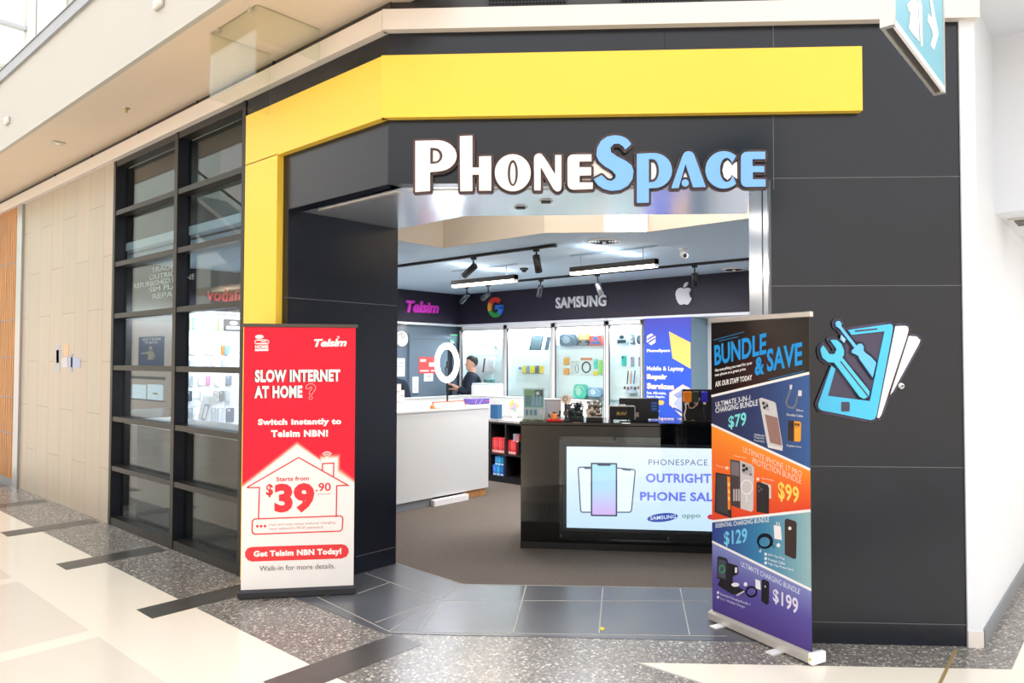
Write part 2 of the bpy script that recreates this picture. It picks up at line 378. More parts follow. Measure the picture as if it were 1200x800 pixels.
pj(REV, (330, 348), (465, 355), mb=lw); pj(REV, (417, 652), (463, 642), mb=lw); lw.stroke([(3.05, 4.853)], REV, -.0012, .004, (0, 0, 0))
struct(lw.build('wall_entrance_side'))
jm = MB()
jm.box(FRONT, (S1-.004, S1), (.02, .44), (0, OPENZ), 'steel'); jm.box(FRONT, (S1-.006, S1-.003), (.12, .14), (0, OPENZ), 'charcoal')
jm.box(FRONT, (S1-.004, S1+.01), (-.003, .02), (0, OPENZ), 'dark_steel')
struct(jm.build('trim_1'))
so = slab('s', [FX(0, .1), (CX+.12, 4.853), (4.009, 4.853)]+INN[1:]+[FX(S1, .45), FX(S1, .1)], OPENZ, OPENZ+.05, 'soffit_metal')
sl = FRONT
struct(so.build('ceiling_entrance'))
sg = MB()
sg.box(FRONT, (.1, S1), (.155, .185), (OPENZ-.006, OPENZ), 'silver'); sg.box(W0, (CX+.16, CX+.19), (CY+.1, 4.7), (OPENZ-.006, OPENZ), 'silver')
struct(sg.build('trim_2'))
# white trim all along the top, with the dark strip above
tr = MB()
tr.box(FRONT, (-.03, LEN+.1), (-.06, 0), (TRIMZ, 4.006), 'white_trim'); tr.box(W0, (XL-.06, XL), (CY-.0, 13.4), (TRIMZ, 4.006), 'white_trim')
struct(tr.build('trim_3'))
ud = MB()
ud.box(FRONT, (0, LEN), (.02, .12), (TRIMZ, 4.75), 'upper_dark'); ud.box(W0, (XL+.01, XL+.1), (CY, 13.4), (TRIMZ, 4.1), 'upper_dark')
for y in (5.1, 6.4, 7.7, 9.0, 10.3): ud.box(W0, (XL, XL+.01), (y-.01, y+.01), (4.0, 4.1), 'panel_gap')
struct(ud.build('wall_upper'))
# yellow band round the corner and down the left
yb = MB()
x325 = -LEFT.x(325, -.05, 250); x288 = -LEFT.x(287.5, -.05, 250)
yb.box(FRONT, (-.035, 2.99), (-.055, -.001), (3.303, 3.707), 'yellow'); yb.box(W0, (XL-.055, XL-.001), (CY-.01, x288), (3.303, 3.707), 'yellow')
yb.box(W0, (XL-.055, XL-.001), (x325, x288), (0, 3.31), 'yellow')
o = yb.build('sign_band'); tag(o, 'yellow fascia band wrapping the dark shop front above the entrance', 'sign band')
# vents over the white trim
def vent(px0, px1, label):
    x0, x1 = FRONT.x(px0, 0, 8), FRONT.x(px1, 0, 8); fr = FRONT
    t = thing('vent_grille', label, 'vent', FRONT.pt((x0+x1)/2, .02, 4.03))
    mb = MB(); z0, z1 = 4.02, 4.3
    for xs, zs in (((x0, x0+.012), (z0, z1)), ((x1-.012, x1), (z0, z1)), ((x0, x1), (z0, z0+.01)), ((x0, x1), (z1-.01, z1))): mb.box(fr, xs, (.005, .02), zs, 'charcoal')
    mb.build('frame', t)
    mb = MB(); mb.box(fr, (x0, x1), (.017, .02), (z0, z1), 'void'); n = int((x1-x0)/.022)
    for i in range(n): mb.box(fr, (x0+i*.022, x0+i*.022+.007), (.008, .012), (z0, z1), 'charcoal')
    for i in range(13): mb.box(fr, (x0, x1), (.008, .012), (z0+i*.022, z0+i*.022+.007), 'charcoal')
    mb.build('mesh', t)
vent(571, 665, 'black mesh vent grille above the white trim over the first shop sign letters')
vent(727, 826, 'black mesh vent grille above the white trim over the middle of the yellow band')
vent(897, 985, 'black mesh vent grille above the white trim nearest the hanging blue sign')

# ------------------------------------------------------------------ stone and timber walls past the windows, mall soffit and balcony
struct(MB().box(W0, (XL, XL+.12), (8.315, 11.5), (0, TRIMZ), 'limestone').build('wall_stone'))
tb = MB(); tb.box(W0, (XL+.03, XL+.12), (11.72, 14), (0, TRIMZ), 'timber')
for i in range(26): tb.box(W0, (XL-.02, XL+.03), (11.74+i*.085, 11.795+i*.085), (.1, TRIMZ), 'timber')
for z in (.72, 1.22, 1.78, 2.3, 3.1): tb.box(W0, (XL-.024, XL-.015), (11.72, 14), (z-.006, z+.006), 'skirting')
tb.box(W0, (XL-.03, XL+.1), (11.5, 11.72), (0, TRIMZ), 'steel'); tb.box(W0, (XL-.03, XL+.1), (11.72, 14), (0, .1), 'skirting')
struct(tb.build('wall_timber'))
struct(MB().box(W0, (2.26, XL+.1), (3.2, 14), (4.088, 4.2), 'mall_soffit').build('ceiling_mall'))
bf = MB(); bf.box(W0, (2.22, 2.26), (3.2, 14), (4.088, 4.87), 'fascia'); struct(bf.build('wall_balcony'))
rl = MB(); rl.box(W0, (2.2, 2.34), (3.2, 14), (4.87, 4.985), 'rail_metal'); rl.box(W0, (2.195, 2.2), (3.2, 14), (4.862, 4.87), 'skirting'); rl.box(W0, (2.19, 2.22), (3.2, 14), (4.985, 4.995), 'skirting'); struct(rl.build('trim_4'))
struct(MB().box(W0, (2.26, 9), (3.2, 14), (4.76, 4.86), 'fascia').build('floor_upper'))
FAR = Fr((0, 24), (1, 0))
uw = thing('window_2', '', '', (4, 24, 4)); del uw['label'], uw['category']; uw['kind'] = 'structure'
mb = MB()
for p0, p1, m in ((-60, -45, 'fascia'), (24, 33.5, 'white_trim'), (33.5, 35, 'skirting'), (35, 40, 'white_trim'), (73, 82, 'fascia'), (83.5, 85, 'skirting'), (110, 120, 'fascia')):
    mb.box(FAR, (FAR.x(p0), FAR.x(p1)), (0, .3), (3, 22), m)
for y0, y1, m in ((27, 31, 'steel'), (-30, -26, 'fascia'), (78, 82, 'fascia')):
    mb.box(FAR, (-6, 8), (.05, .25), (FAR.at(20, y1)[1], FAR.at(20, y0)[1]), m)
mb.build('frame', uw); MB().box(FAR, (-6, 8), (.3, .32), (3, 22), 'clear_glass').build('glass', uw)

# small fittings on the balcony and soffit
BAL = Fr((2.22, 0), (0, -1))
def spitfire(px, py, label):
    x, z = BAL.at(px, py); t = thing('emergency_light', label, 'light', BAL.pt(x, 0, z))
    mb = MB(); mb.cbox(BAL, (x-.07, x+.07), (-.03, 0), (z-.035, z+.035), 'silver', b=.008); mb.build('housing', t)
    mb = MB(); mb.lathe(BAL.pt(x+.03, -.03, z), [(0, .02), (.022, .016), (.026, 0)], 'lamp_white', axis=-BAL.ay); mb.build('lens', t)
spitfire(188, 5, 'small silver emergency light on the pale balcony fascia near the glass panel')
spitfire(10, 142, 'tiny silver emergency light low on the pale balcony fascia, far end')
def ceil_disc(name, px, py, z, r, label, cat, m, m2):
    p = ground(px, py, z); t = thing(name, label, cat, p)
    MB().lathe(p, [(0, -.004), (r, -.004), (r, 0)], m).build('rosette', t)
    MB().lathe(p, [(0, -.05), (.01, -.048), (.012, -.02), (.025, -.018), (.025, -.015), (.008, -.013), (.008, 0)], m2, n=12).build('nozzle', t)
ceil_disc('sprinkler', 148, 126, 4.088, .035, 'orange tipped fire sprinkler under the beige mall soffit', 'sprinkler', 'white_trim', 'brass')
p = ground(68, 167, 4.088); mb = MB(); mb.cbox(W0, (p.x-.06, p.x+.06), (p.y-.06, p.y+.06), (4.074, 4.088), 'silver'); mb.lathe((p.x, p.y, 4.074), [(.03, 0), (.02, -.008), (0, -.01)], 'lamp_white')
tag(mb.build('sensor_plate'), 'small square sensor plate under the beige mall soffit', 'sensor')
t = thing('glass_baffle', 'frameless clear glass smoke screen hanging from the mall soffit', 'glass screen', (2.42, 4.7, 3.6))
mb = MB(); mb.box(W0, (2.395, 2.407), (4.37, 5.01), (3.615, 4.088), 'baffle_glass'); mb.build('long_pane', t)
MB().box(W0, (2.41, 2.868), (4.998, 5.01), (3.615, 4.088), 'baffle_glass').build('end_pane', t); MB().box(W0, (2.41, 2.88), (4.358, 4.37), (3.86, 4.088), 'baffle_glass').build('short_pane', t)
for y in (4.45, 4.9): MB().box(W0, (2.388, 2.414), (y-.02, y+.02), (4.065, 4.088), 'silver').build('clamp', t)

# ------------------------------------------------------------------ shop window
win = thing('window_1', '', '', (XL, 6.9, 0)); del win['label'], win['category']; win['kind'] = 'structure'
mb = MB(); ZS = [(.0, .085), (.575, .625), (1.095, 1.145), (1.635, 1.685), (2.185, 2.235), (2.735, 2.785), (3.285, 3.335), (3.81, TRIMZ)]
for y0, y1 in ((8.245, 8.315), (6.745, 6.82), (5.5, 5.56)):
    mb.box(W0, (XL-.01, XL+.005), (y0, y1-.01), (0, TRIMZ), 'mullion'); mb.box(W0, (XL+.005, XL+.12), (y0-.0, y1), (0, TRIMZ), 'frame_dark')
for z0, z1 in ZS: mb.box(W0, (XL-.004, XL+.1), (5.5, 8.3), (z0, z1), 'mullion')
mb.build('frame', win)
mb = MB(); mb.box(W0, (XL+.085, XL+.095), (5.52, 8.25), (.05, 3.83), 'shop_glass'); mb.build('glass', win)
# white vinyl list on the inside of the glass
VIN = Fr((XL+.1, 0), (0, -1)); mb = MB()
def PQ(fr, y, TL, TR, BL, BR): return tuple(fr.at(*p, y) for p in (BL, BR, TR, TL))
for s, xa, xb, y0, y1 in (('TRADE-IN', 177, 216, 309, 317), ('OUTRIGHT', 175, 217, 317, 326), ('REFURBISHED PHONE', 157, 228, 325, 334), ('SIM PLAN', 175, 215, 332, 341), ('REPAIR', 179, 212, 341, 349)):
    xs = [VIN.at(xa, 330)[0], VIN.at(xb, 330)[0]]; zc = VIN.at((xa+xb)/2, (y0+y1)/2)[1]; h = .05
    mb.text(s, ((xs[0], zc-h/2), (xs[1], zc-h/2), (xs[1], zc+h/2), (xs[0], zc+h/2)), VIN, 0, (250, 250, 250), bold=.0, m='vinyl')
mb.build('lettering', win)
mb = MB(); mb.box(W0, (3.22, 3.26), (5.5, 8.3), (0, 1.06), 'void'); mb.box(W0, (3.07, 3.6), (5.5, 8.3), (1.06, 1.1), 'white_shop'); mb.box(W0, (3.56, 3.6), (5.5, 8.3), (.0, 1.06), 'void')  # near-black sheets put in for the dark space under the shelf
struct(mb.build('wall_display_dark_back'))

# ------------------------------------------------------------------ right hand white column, wall, corridor ceiling
rw = MB(); rw.box(FRONT, (LEN, LEN+.092), (-.012, .2), (.0, 4.02), 'white_wall'); rw.box(W0, (5.245, 13), (.779, .95), (0, 4.02), 'white_wall')
struct(rw.build('wall_right'))
bb = MB(); bb.box(FRONT, (LEN, LEN+.092), (-.017, -.012), (0, .1), 'white_trim'); bb.box(W0, (5.26, 13), (.765, .779), (0, .1), 'skirting'); struct(bb.build('baseboard_right'))
cr = MB(); cr.box(W0, (6.0, 6.15), (-4, .779), (2.785, 4.02), 'white_wall'); cr.box(W0, (6.15, 13), (-4, .779), (2.785, 2.85), 'white_wall'); struct(cr.build('wall_corridor_bulkhead'))
struct(MB().box(W0, (5.25, 13), (-4, .95), (4.02, 4.1), 'white_wall').build('ceiling_corridor'))
p = ground(1194, 258, 2.785); t = thing('ceiling_vent', 'square white ceiling vent beside the white corridor wall', 'vent', p)
mb = MB(); mb.box(W0, (p.x-.12, p.x+.2), (p.y-.2, p.y+.05), (2.77, 2.785), 'silver'); mb.build('frame', t)
mb = MB()
for i in range(5): mb.box(W0, (p.x-.09+.055*i, p.x-.055+.055*i), (p.y-.17, p.y+.02), (2.765, 2.77), 'frame_metal')
mb.build('louvre', t)

# ------------------------------------------------------------------ shop shell
sh = MB(); sh.box(W0, (9.42, 9.52), (.9, 9.4), (0, 3.7), 'white_shop'); struct(sh.build('wall_shop_back'))
sh = MB(); sh.box(W0, (3.06, 3.98), (9.2, 9.28), (0, CEILZ), 'upper_dark'); sh.box(W0, (3.1, 9.42), (9.28, 9.4), (0, 3.7), 'grey_wall'); struct(sh.build('wall_shop_side'))
cl = slab('c', [(3.05, 5.5), (5.13, 5.5), (5.14, 4.11), (5.7, 3.39), (5.7, .95), (9.42, .95), (9.42, 9.28), (3.05, 9.28)], CEILZ, CEILZ+.08, 'shop_ceiling'); struct(cl.build('ceiling_shop'))
bg_ = MB(); bg_.box(W0, (5.11, 5.128), (4.11, 5.48), (CEILZ-.006, 3.6), 'beige_wall')
dg = Fr((5.14, 4.11), (.56, -.72)); bg_.box(dg, (-.02, .912), (-.02, -.002), (CEILZ-.006, 3.6), 'beige_wall'); bg_.box(W0, (5.68, 5.698), (.95, 3.385), (CEILZ-.006, 3.6), 'beige_wall'); bg_.box(W0, (4.0, 5.11), (5.46, 5.478), (CEILZ-.006, 3.6), 'beige_wall')
struct(bg_.build('wall_bulkhead_beige'))
struct(slab('v', [(3.05, 3.9), (3.05, 5.55), (5.2, 5.55), (5.2, 4.1), (5.77, 3.4), (5.77, .95), (5.3, .95), FX(2.4, .2)], 3.6, 3.66, 'beige_wall').build('ceiling_shutter_box'))
lx0, lx1 = dg.x(709, -.02, 262), dg.x(757, -.02, 262)
t = thing('light_panel', 'bright white light panel set in the beige bulkhead behind the sign', 'light', dg.pt((lx0+lx1)/2, -.02, CEILZ))
MB().box(dg, (lx0, lx1), (-.04, -.0205), (CEILZ+.0, 3.5), 'panel_glow').build('diffuser', t)
for a in (lx0-.012, lx1): MB().box(dg, (a, a+.012), (-.045, -.0205), (CEILZ+.0, 3.51), 'lamp_white').build('frame_bar', t)
wb = MB(); wb.box(W0, (3.15, 3.2), (5.5, 9.28), (CEILZ, TRIMZ), 'upper_dark'); struct(wb.build('wall_window_head'))

# ------------------------------------------------------------------ the mall across from the shop
ow = MB(); ow.box(W0, (-7.2, -7.0), (-8, 27), (2.75, 4.3), 'limestone'); ow.box(W0, (-7.0, -6.2), (-8, 27), (4.2, 4.4), 'mall_soffit')
for y in (-6, 1, 8, 14, 20.6, 26): ow.box(W0, (-7.3, -6.9), (y-.35, y+.35), (0, 4.3), 'limestone')
ow.box(W0, (-9, -8.9), (-8, 27), (0, 3), 'beige_wall'); ow.box(W0, (-9, -7), (-8, 27), (2.75, 2.85), 'beige_wall')
ow.box(W0, (-7.1, -7), (-8, 27), (4.4, 5.4), 'fascia'); ow.box(W0, (-7.15, -7), (21, 27), (0, 2.8), 'beige_wall')
struct(ow.build('wall_opposite'))
VIR = Fr((2*(XL+.09)+6.95, 0), (0, -1)); OPP = Fr((-6.95, 0), (0, 1))          # where a reflection in the window comes from on the wall across
def across(px, py): x, z = VIR.at(px, py); return (-x, z)
ya, z1 = across(193, 393.5); yb_, z0 = across(163, 428); ya, yb_ = min(ya, yb_), max(ya, yb_)
t = thing('wall_poster', 'blue robot shop poster on the wall across the mall, mirrored in the window', 'poster', OPP.pt((ya+yb_)/2, 0, z0))
MB().box(OPP, (ya, yb_), (-.03, .0), (z0, z1), 'print', (40, 84, 140)).build('board', t)
w_ = yb_-ya; h_ = z1-z0; U = lambda u, v: (ya+w_*u, z0+h_*v); mb = MB(); y = -.032
mb.text('MISTER', (U(.12, .86), U(.88, .86), U(.88, .95), U(.12, .95)), OPP, y, (226, 232, 236), bold=.04); mb.text('ROBOT', (U(.24, .75), U(.76, .75), U(.76, .84), U(.24, .84)), OPP, y, (226, 232, 236), bold=.04)
for p in ([(.4, .5), (.6, .5), (.62, .2), (.38, .2)], [(.44, .53), (.56, .53), (.56, .66), (.44, .66)], [(.6, .48), (.9, .44), (.9, .4), (.6, .4)], [(.4, .48), (.3, .3), (.34, .27), (.44, .42)]): mb.flat([U(*q) for q in p], OPP, y, (206, 200, 170))
mb.build('print_panel', t)
t = thing('lit_shop_window', 'glowing shop window across the mall, seen as a reflection beside the entrance', 'shop window', OPP.pt((across(155, 460)[0]+across(192, 460)[0])/2, 0, 0))
for pa, pb in ((155.5, 171.5), (173.5, 191.5)):
    yy = sorted((across(pa, 450)[0], across(pb, 450)[0])); zz = sorted((across(pa, 450)[1], max(.05, across(pa, 490)[1])))
    MB().box(OPP, yy, (-.02, .0), zz, 'window_glow').build('pane', t)
    mb = MB(); k = yy[1]-yy[0]; mb.box(OPP, (yy[0]+k*.3, yy[0]+k*.62), (-.04, -.022), (zz[0]+.25, zz[1]-.35), 'print', (206, 190, 110)); mb.build('display_goods', t)
mb = MB(); y0, y1 = sorted((across(153, 450)[0], across(194, 450)[0])); zt = across(170, 444)[1]; mb.box(OPP, (y0, y1), (-.03, 0), (zt, zt+.12), 'skirting'); mb.box(OPP, (y0, y1), (-.03, 0), (0, .05), 'skirting'); mb.build('frame', t)
ya, yb_ = sorted((across(144, 460)[0], across(152.5, 460)[0])); tag(MB().box(OPP, (ya, yb_), (-.12, 0), (0, across(148, 438)[1]), 'print', (150, 40, 36)).build('red_column'), 'dark red panel beside the glowing shop window across the mall', 'panel')

VE = Fr((2*(XL+.09)+4.5, 0), (0, -1)); ESC = Fr((-4.5, 0), (0, 1))
p1, p2 = VE.at(218, 222), VE.at(284, 276); p1, p2 = (-p1[0], p1[1]), (-p2[0], p2[1]); sl_ = (p1[1]-p2[1])/(p1[0]-p2[0]); yz = lambda y_: p2[1]+sl_*(y_-p2[0])
yb0 = p2[0]+(1.0-p2[1])/sl_; yt0 = p2[0]+(7.2-p2[1])/sl_
t = thing('escalator', 'escalator rising across the mall, seen as a slanting reflection in the upper window panes', 'escalator', ESC.pt(yb0, .5, 0))
MB().prism([(yb0-1.2, 0), (yb0-1.2, .95), (yb0, yz(yb0)-.05), (yt0, yz(yt0)-.05), (yt0, yz(yt0)-1.1), (yb0+.9, 0)], ESC, 0, 1.2, 'skirting').build('truss', t)
MB().prism([(yb0-1.2, .95), (yb0-1.2, 1.03), (yb0, yz(yb0)+.08), (yt0, yz(yt0)+.08), (yt0, yz(yt0)-.05), (yb0, yz(yb0)-.05)], ESC, -.03, 0, 'white_trim').build('skirt_panel', t)
MB().prism([(yb0-1.2, 1.03), (yb0-1.2, 1.8), (yb0, yz(yb0)+.85), (yt0, yz(yt0)+.85), (yt0, yz(yt0)+.08), (yb0, yz(yb0)+.08)], ESC, -.02, -.01, 'clear_glass').build('balustrade', t)
MB().tube([ESC.pt(yb0-1.2, -.015, 1.84), ESC.pt(yb0, -.015, yz(yb0)+.89), ESC.pt(yt0, -.015, yz(yt0)+.89)], .04, 'black').build('handrail', t)

# ------------------------------------------------------------------ the raised shop sign
DARK = (84, 66, 66); WHT = (245, 238, 234); BLU = (128, 184, 246)
def crop(ox, oy, s): return lambda pts: [(ox+x/s, oy+y/s) for x, y in pts]
SY = -.03
def loc(fr, pts, y=0): return [fr.at(px, py, y) for px, py in pts]
c7, c8 = crop(480, 150, 5.4545), crop(680, 150, 5.217)
sign = thing('shop_sign', 'raised white and blue shop name lettering with dark outline above the entrance', 'sign', FRONT.pt(1.3, 0, 2.8))
def dome(pts): return pts
L_ = []     # (crop, colour, outline, hole, inner)
P_o = [(38, 85), (38, 411), (132, 404), (132, 284)]+arc(180, 180, 122, 99, 85, -85, 14)
P_h = [(133, 128), (133, 232)]+arc(160, 180, 52, 51, 88, -88, 10)
P_i = [(150, 145), (150, 214)]+arc(162, 180, 31, 35, 80, -80, 8)
L_.append((c7, WHT, P_o, P_h, P_i))
h_o = [(322, 55), (402, 51), (402, 255), (445, 255), (445, 185), (522, 182), (522, 402), (445, 402), (445, 300), (402, 300), (402, 404), (325, 406)]
L_.append((c7, WHT, h_o, None, None))
L_.append((c7, WHT, ell(660, 288, 115, 118, 36), ell(660, 290, 33, 84), ell(660, 290, 17, 68)))
N_o = [(797, 400), (795, 200)]+arc(828, 197, 33, 32, 180, 300, 6)+[(868, 200), (930, 298), (930, 176), (970, 175), (970, 385)]+arc(945, 385, 25, 22, 0, 110, 5)+[(920, 392), (838, 250), (838, 400)]
L_.append((c7, WHT, N_o, None, None))
E_o = arc(1045, 205, 36, 33, 180, 270, 5)+[(1162, 171), (1162, 215), (1085, 216), (1085, 253), (1160, 253), (1160, 304), (1086, 306), (1086, 350), (1170, 350), (1170, 391)]+arc(1048, 360, 38, 36, 90, 180, 5)
L_.append((c7, WHT, E_o, None, None))
S_o = [(312, 100), (285, 68), (250, 52), (210, 47), (165, 55), (125, 82), (102, 125), (98, 170), (113, 205), (148, 235), (193, 262), (216, 288), (213, 310), (190, 326), (162, 320), (130, 290), (82, 315), (105, 350), (140, 374), (190, 386), (245, 380), (290, 355), (318, 315), (325, 265), (312, 230), (280, 205), (222, 175), (187, 150), (184, 122), (205, 100), (235, 98), (258, 112), (275, 135)]
L_.append((c8, BLU, S_o, None, None))
p_o = [(345, 160), (345, 460), (418, 458), (418, 371)]+arc(450, 262, 110, 107, 95, -95, 14)
L_.append((c8, BLU, p_o, [(418, 192), (418, 335)]+arc(440, 262, 40, 70, 85, -85, 10), [(434, 212), (434, 316)]+arc(443, 262, 22, 50, 80, -80, 8)))
A_o = [(555, 370), (622, 175)]+arc(660, 182, 38, 38, 195, 345, 8)+[(765, 362), (688, 365), (642, 222), (600, 368)]
L_.append((c8, BLU, A_o, None, None))
C_o = arc(875, 258, 112, 114, -48, -312, 26)+[(928, 288)]+arc(893, 258, 42, 72, 42, 318, 18)[0:0]+[(928, 288)]+arc(893, 258, 42, 74, 30, 330, 16)+[(926, 216)]
L_.append((c8, BLU, C_o, None, [(900, 196), (930, 222), (958, 205), (960, 312), (930, 290), (900, 318), (878, 300), (868, 258), (878, 215)]))
E2 = arc(1015, 182, 35, 34, 180, 270, 5)+[(1128, 147), (1128, 192), (1050, 192), (1050, 235), (1122, 235), (1122, 272), (1052, 272), (1052, 315), (1130, 315), (1130, 360)]+arc(1015, 328, 35, 34, 90, 180, 5)
L_.append((c8, BLU, E2, None, None))
back = MB(); OWD = .033
for cr_, colr, o_, h_, i_ in L_:
    P = loc(FRONT, cr_(o_), SY)
    back.prism(P, FRONT, SY, -.002, 'print', DARK); back.stroke(P, FRONT, SY, OWD, DARK, closed=True, y1=-.004)
dotp = loc(FRONT, c8(ell(640, 338, 22, 22, 16)), SY); back.prism(loc(FRONT, c8(ell(640, 338, 34, 34, 16)), SY), FRONT, SY, -.004, 'print', DARK)
back.build('backing', sign)
fil = MB()
fil.flat(loc(FRONT, c7([(1090, 216), (1160, 215), (1195, 190), (1200, 330), (1170, 352), (1090, 350)]), SY), FRONT, SY+.012, WHT); fil.build('infill', sign); fil = MB()
fil.flat(loc(FRONT, c8([(70, 195), (100, 205), (140, 235), (190, 268), (208, 290), (200, 314), (175, 314), (135, 278), (80, 305), (60, 260)]), SY), FRONT, SY+.01, WHT); fil.build('infill', sign); fil = MB()
fil.flat(loc(FRONT, c8([(630, 300), (642, 272), (654, 300)]), SY), FRONT, SY-.001, WHT)
fil.build('infill', sign)
for k, (cr_, colr, o_, h_, i_) in enumerate(L_):
    mb = MB(); P = loc(FRONT, cr_(o_), SY); H = [loc(FRONT, cr_(h_), SY)] if h_ else []
    if k == 8:   # the C: dark lip between blue and infill
        mb.stroke(loc(FRONT, c8(arc(893, 258, 42, 74, 30, 330, 16)), SY), FRONT, SY-.002, .014, DARK)
    mb.prism(P, FRONT, SY-.012, SY-.0005, 'print', colr, holes=H)
    if i_: mb.flat(loc(FRONT, cr_(i_), SY), FRONT, SY-.0022 if k != 8 else SY-.0012, WHT)
    if k == 7: mb.prism(dotp, FRONT, SY-.012, SY-.0005, 'print', colr)
    mb.build('letter', sign)

# ------------------------------------------------------------------ phone repair emblem on the dark wall
cl_ = crop(940, 360, 5.333); EY_ = -.014; EDK = (78, 72, 94); CY1, CY2 = (70, 200, 240), (122, 196, 250)
emb = thing('repair_emblem', 'cut out blue phone emblem with spanner and screwdriver on the dark wall', 'sign', FRONT.pt(3.0, 0, 1.35))
ph = [(285, 142), (545, 104), (560, 110), (565, 125), (560, 160), (462, 670), (450, 697), (425, 704), (115, 642), (100, 628), (97, 605), (180, 365), (205, 385), (158, 552), (420, 585), (512, 150), (305, 172)]
full = [(285, 142), (545, 104), (565, 125), (560, 160), (460, 680), (425, 704), (115, 642), (97, 605)]
k1 = [(580, 118), (640, 115), (658, 122), (661, 140), (650, 190), (492, 670), (480, 690), (465, 690)]
k2 = [(665, 178), (712, 182), (735, 205), (730, 222), (562, 530), (548, 545)]
wr = [(170, 203), (210, 203), (240, 228), (257, 270), (255, 300), (245, 312), (332, 420), (416, 525), (412, 555), (380, 572), (352, 556), (195, 345), (155, 342), (122, 315), (110, 275), (112, 255), (128, 238), (165, 292), (198, 292), (211, 262)]
sd = [(203, 98), (215, 86), (230, 86), (242, 102), (240, 120), (335, 240), (350, 228), (368, 228), (380, 248), (378, 270), (390, 285), (420, 305), (457, 345), (435, 438), (355, 325), (348, 305), (325, 292), (307, 285), (305, 270), (322, 255), (228, 132), (208, 120)]
mb = MB()
for pts in (full, k1, k2, wr, sd):
    P = loc(FRONT, cl_(pts), EY_); mb.prism(P, FRONT, EY_, -.002, 'print', EDK); mb.stroke(P, FRONT, EY_, .034, EDK, closed=True, y1=-.004)
mb.build('backing', emb)
def plate(name, polys, dy=.008):
    mb = MB()
    for pts, c in polys: mb.prism(loc(FRONT, cl_(pts), EY_), FRONT, EY_-dy, EY_-.0005, 'print', c)
    return mb
mb = plate('phone', [(ph, (84, 200, 244))]); mb.flat(loc(FRONT, cl_([(325, 145), (465, 130), (466, 139), (326, 155)]), EY_), FRONT, EY_-.0092, EDK)
mb.flat(loc(FRONT, cl_(rrect(240, 590, 294, 650, 8)), EY_), FRONT, EY_-.0092, EDK); mb.build('phone', emb)
plate('card', [(k1, (244, 240, 238))]).build('card', emb); plate('card', [(k2, (244, 240, 238))]).build('card', emb)
mb = plate('spanner', [(wr, (92, 208, 240))], .014); mb.stroke(loc(FRONT, cl_([(236, 340), (405, 553)]), EY_), FRONT, EY_-.0152, .008, EDK); mb.build('spanner', emb)
plate('screwdriver', [(sd, (112, 200, 248)), ([(240, 172), (268, 200), (258, 222), (235, 200)], (170, 214, 244))], .014).build('screwdriver', emb)
x, z = FRONT.at(1055, 452); t = thing('key_switch', 'small round silver key switch beside the phone emblem', 'switch', FRONT.pt(x, 0, z))
MB().lathe(FRONT.pt(x, 0, z), [(.022, 0), (.022, .012), (.016, .018), (0, .018)], 'chrome', axis=-FRONT.ay).build('barrel', t)
MB().lathe(FRONT.pt(x+.004, -.018, z), [(.007, 0), (.006, .006), (0, .006)], 'dark_steel', axis=-FRONT.ay, n=10).build('key_slot', t)

# ------------------------------------------------------------------ hanging way-finding sign
WS = Fr((0, .66), (1, 0)); t = thing('wayfinding_sign', 'hanging teal lightbox sign with white figure and arrow', 'sign', (3.25, .69, 2.95))
xa, zb = WS.at(1047, 32); xb = WS.x(1107.5, 0, 100); zt = 3.62; zb = 2.95
mb = MB(); mb.box(WS, (xa, xa+.025), (-.002, .045), (zb, zt), 'silver'); mb.box(WS, (xb-.025, xb), (-.002, .045), (zb, zt), 'silver')
for z0 in (zb, zt-.025): mb.box(WS, (xa+.025, xb-.025), (-.002, .008), (z0, z0+.025), 'lamp_white'); mb.box(WS, (xa+.025, xb-.025), (.035, .045), (z0, z0+.025), 'silver')
mb.box(WS, (xa+.025, xb-.025), (.008, .035), (zb+.006, zb+.02), 'frame_metal'); mb.build('frame', t)
mb = MB(); mb.box(WS, (xa+.025, xb-.025), (.002, .042), (zb+.021, zt-.02), 'print', (122, 188, 208))
cs = crop(1030, 0, 6.153)
for poly in ([(205, 30), (240, -5), (276, -10), (284, 30), (294, 300), (250, 250), (218, 205), (228, 90), (212, 70)],
             [(284, -10), (302, 0), (312, 40), (318, 330), (303, 335)],
             [(366, -10), (384, -10), (405, 100), (432, 245), (400, 360), (372, 325), (390, 260), (385, 215), (352, 150), (355, 95), (384, 125)]):
    mb.flat(loc(WS, cs(poly)), WS, .0008, (246, 246, 240))
mb.build('face', t)
mb = MB()
for x in (xa+.15, xb-.15): mb.tube([WS.pt(x, .022, zt-.02), WS.pt(x, .022, 5.2)], .008, 'steel')
mb.build('suspension_rod', t)

# ------------------------------------------------------------------ red roll-up banner
a, b_ = ground(278, 703.5), ground(416.5, 697); RB = Fr((a.x, a.y), (b_.x-a.x, b_.y-a.y)); RL = (b_-a).length
t = thing('pull_up_banner', 'red and white pull-up banner advertising an internet plan beside the windows', 'banner', RB.pt(RL/2, .05, 0))
mb = MB(); mb.prism([(0, .012), (0, .045), (0, .045)], RB, 0, .001, 'charcoal') if False else None
prof = [(-.0, .01), (-.0, .05), (.02, .066), (.09, .066), (.11, .05), (.11, .01)]
mb = MB(); vs = [RB.pt(x, y, z) for x in (0, RL) for y, z in prof]; n = len(prof)
mb.add(vs, [tuple(range(n))[::-1], tuple(range(n, 2*n))]+[(i, (i+1) % n, (i+1) % n+n, i+n) for i in range(n)], 'charcoal'); mb.build('base', t)
for px in (313, 383):
    x = RB.x(px, 0, 700); mb = MB(); mb.box(RB, (x-.02, x+.02), (-.05, .16), (0, .01), 'frame_metal'); mb.build('foot', t)
xl, zt = RB.at(285.5, 382, .03); xr = RB.x(417.5, .03, 382); zt = 2.0
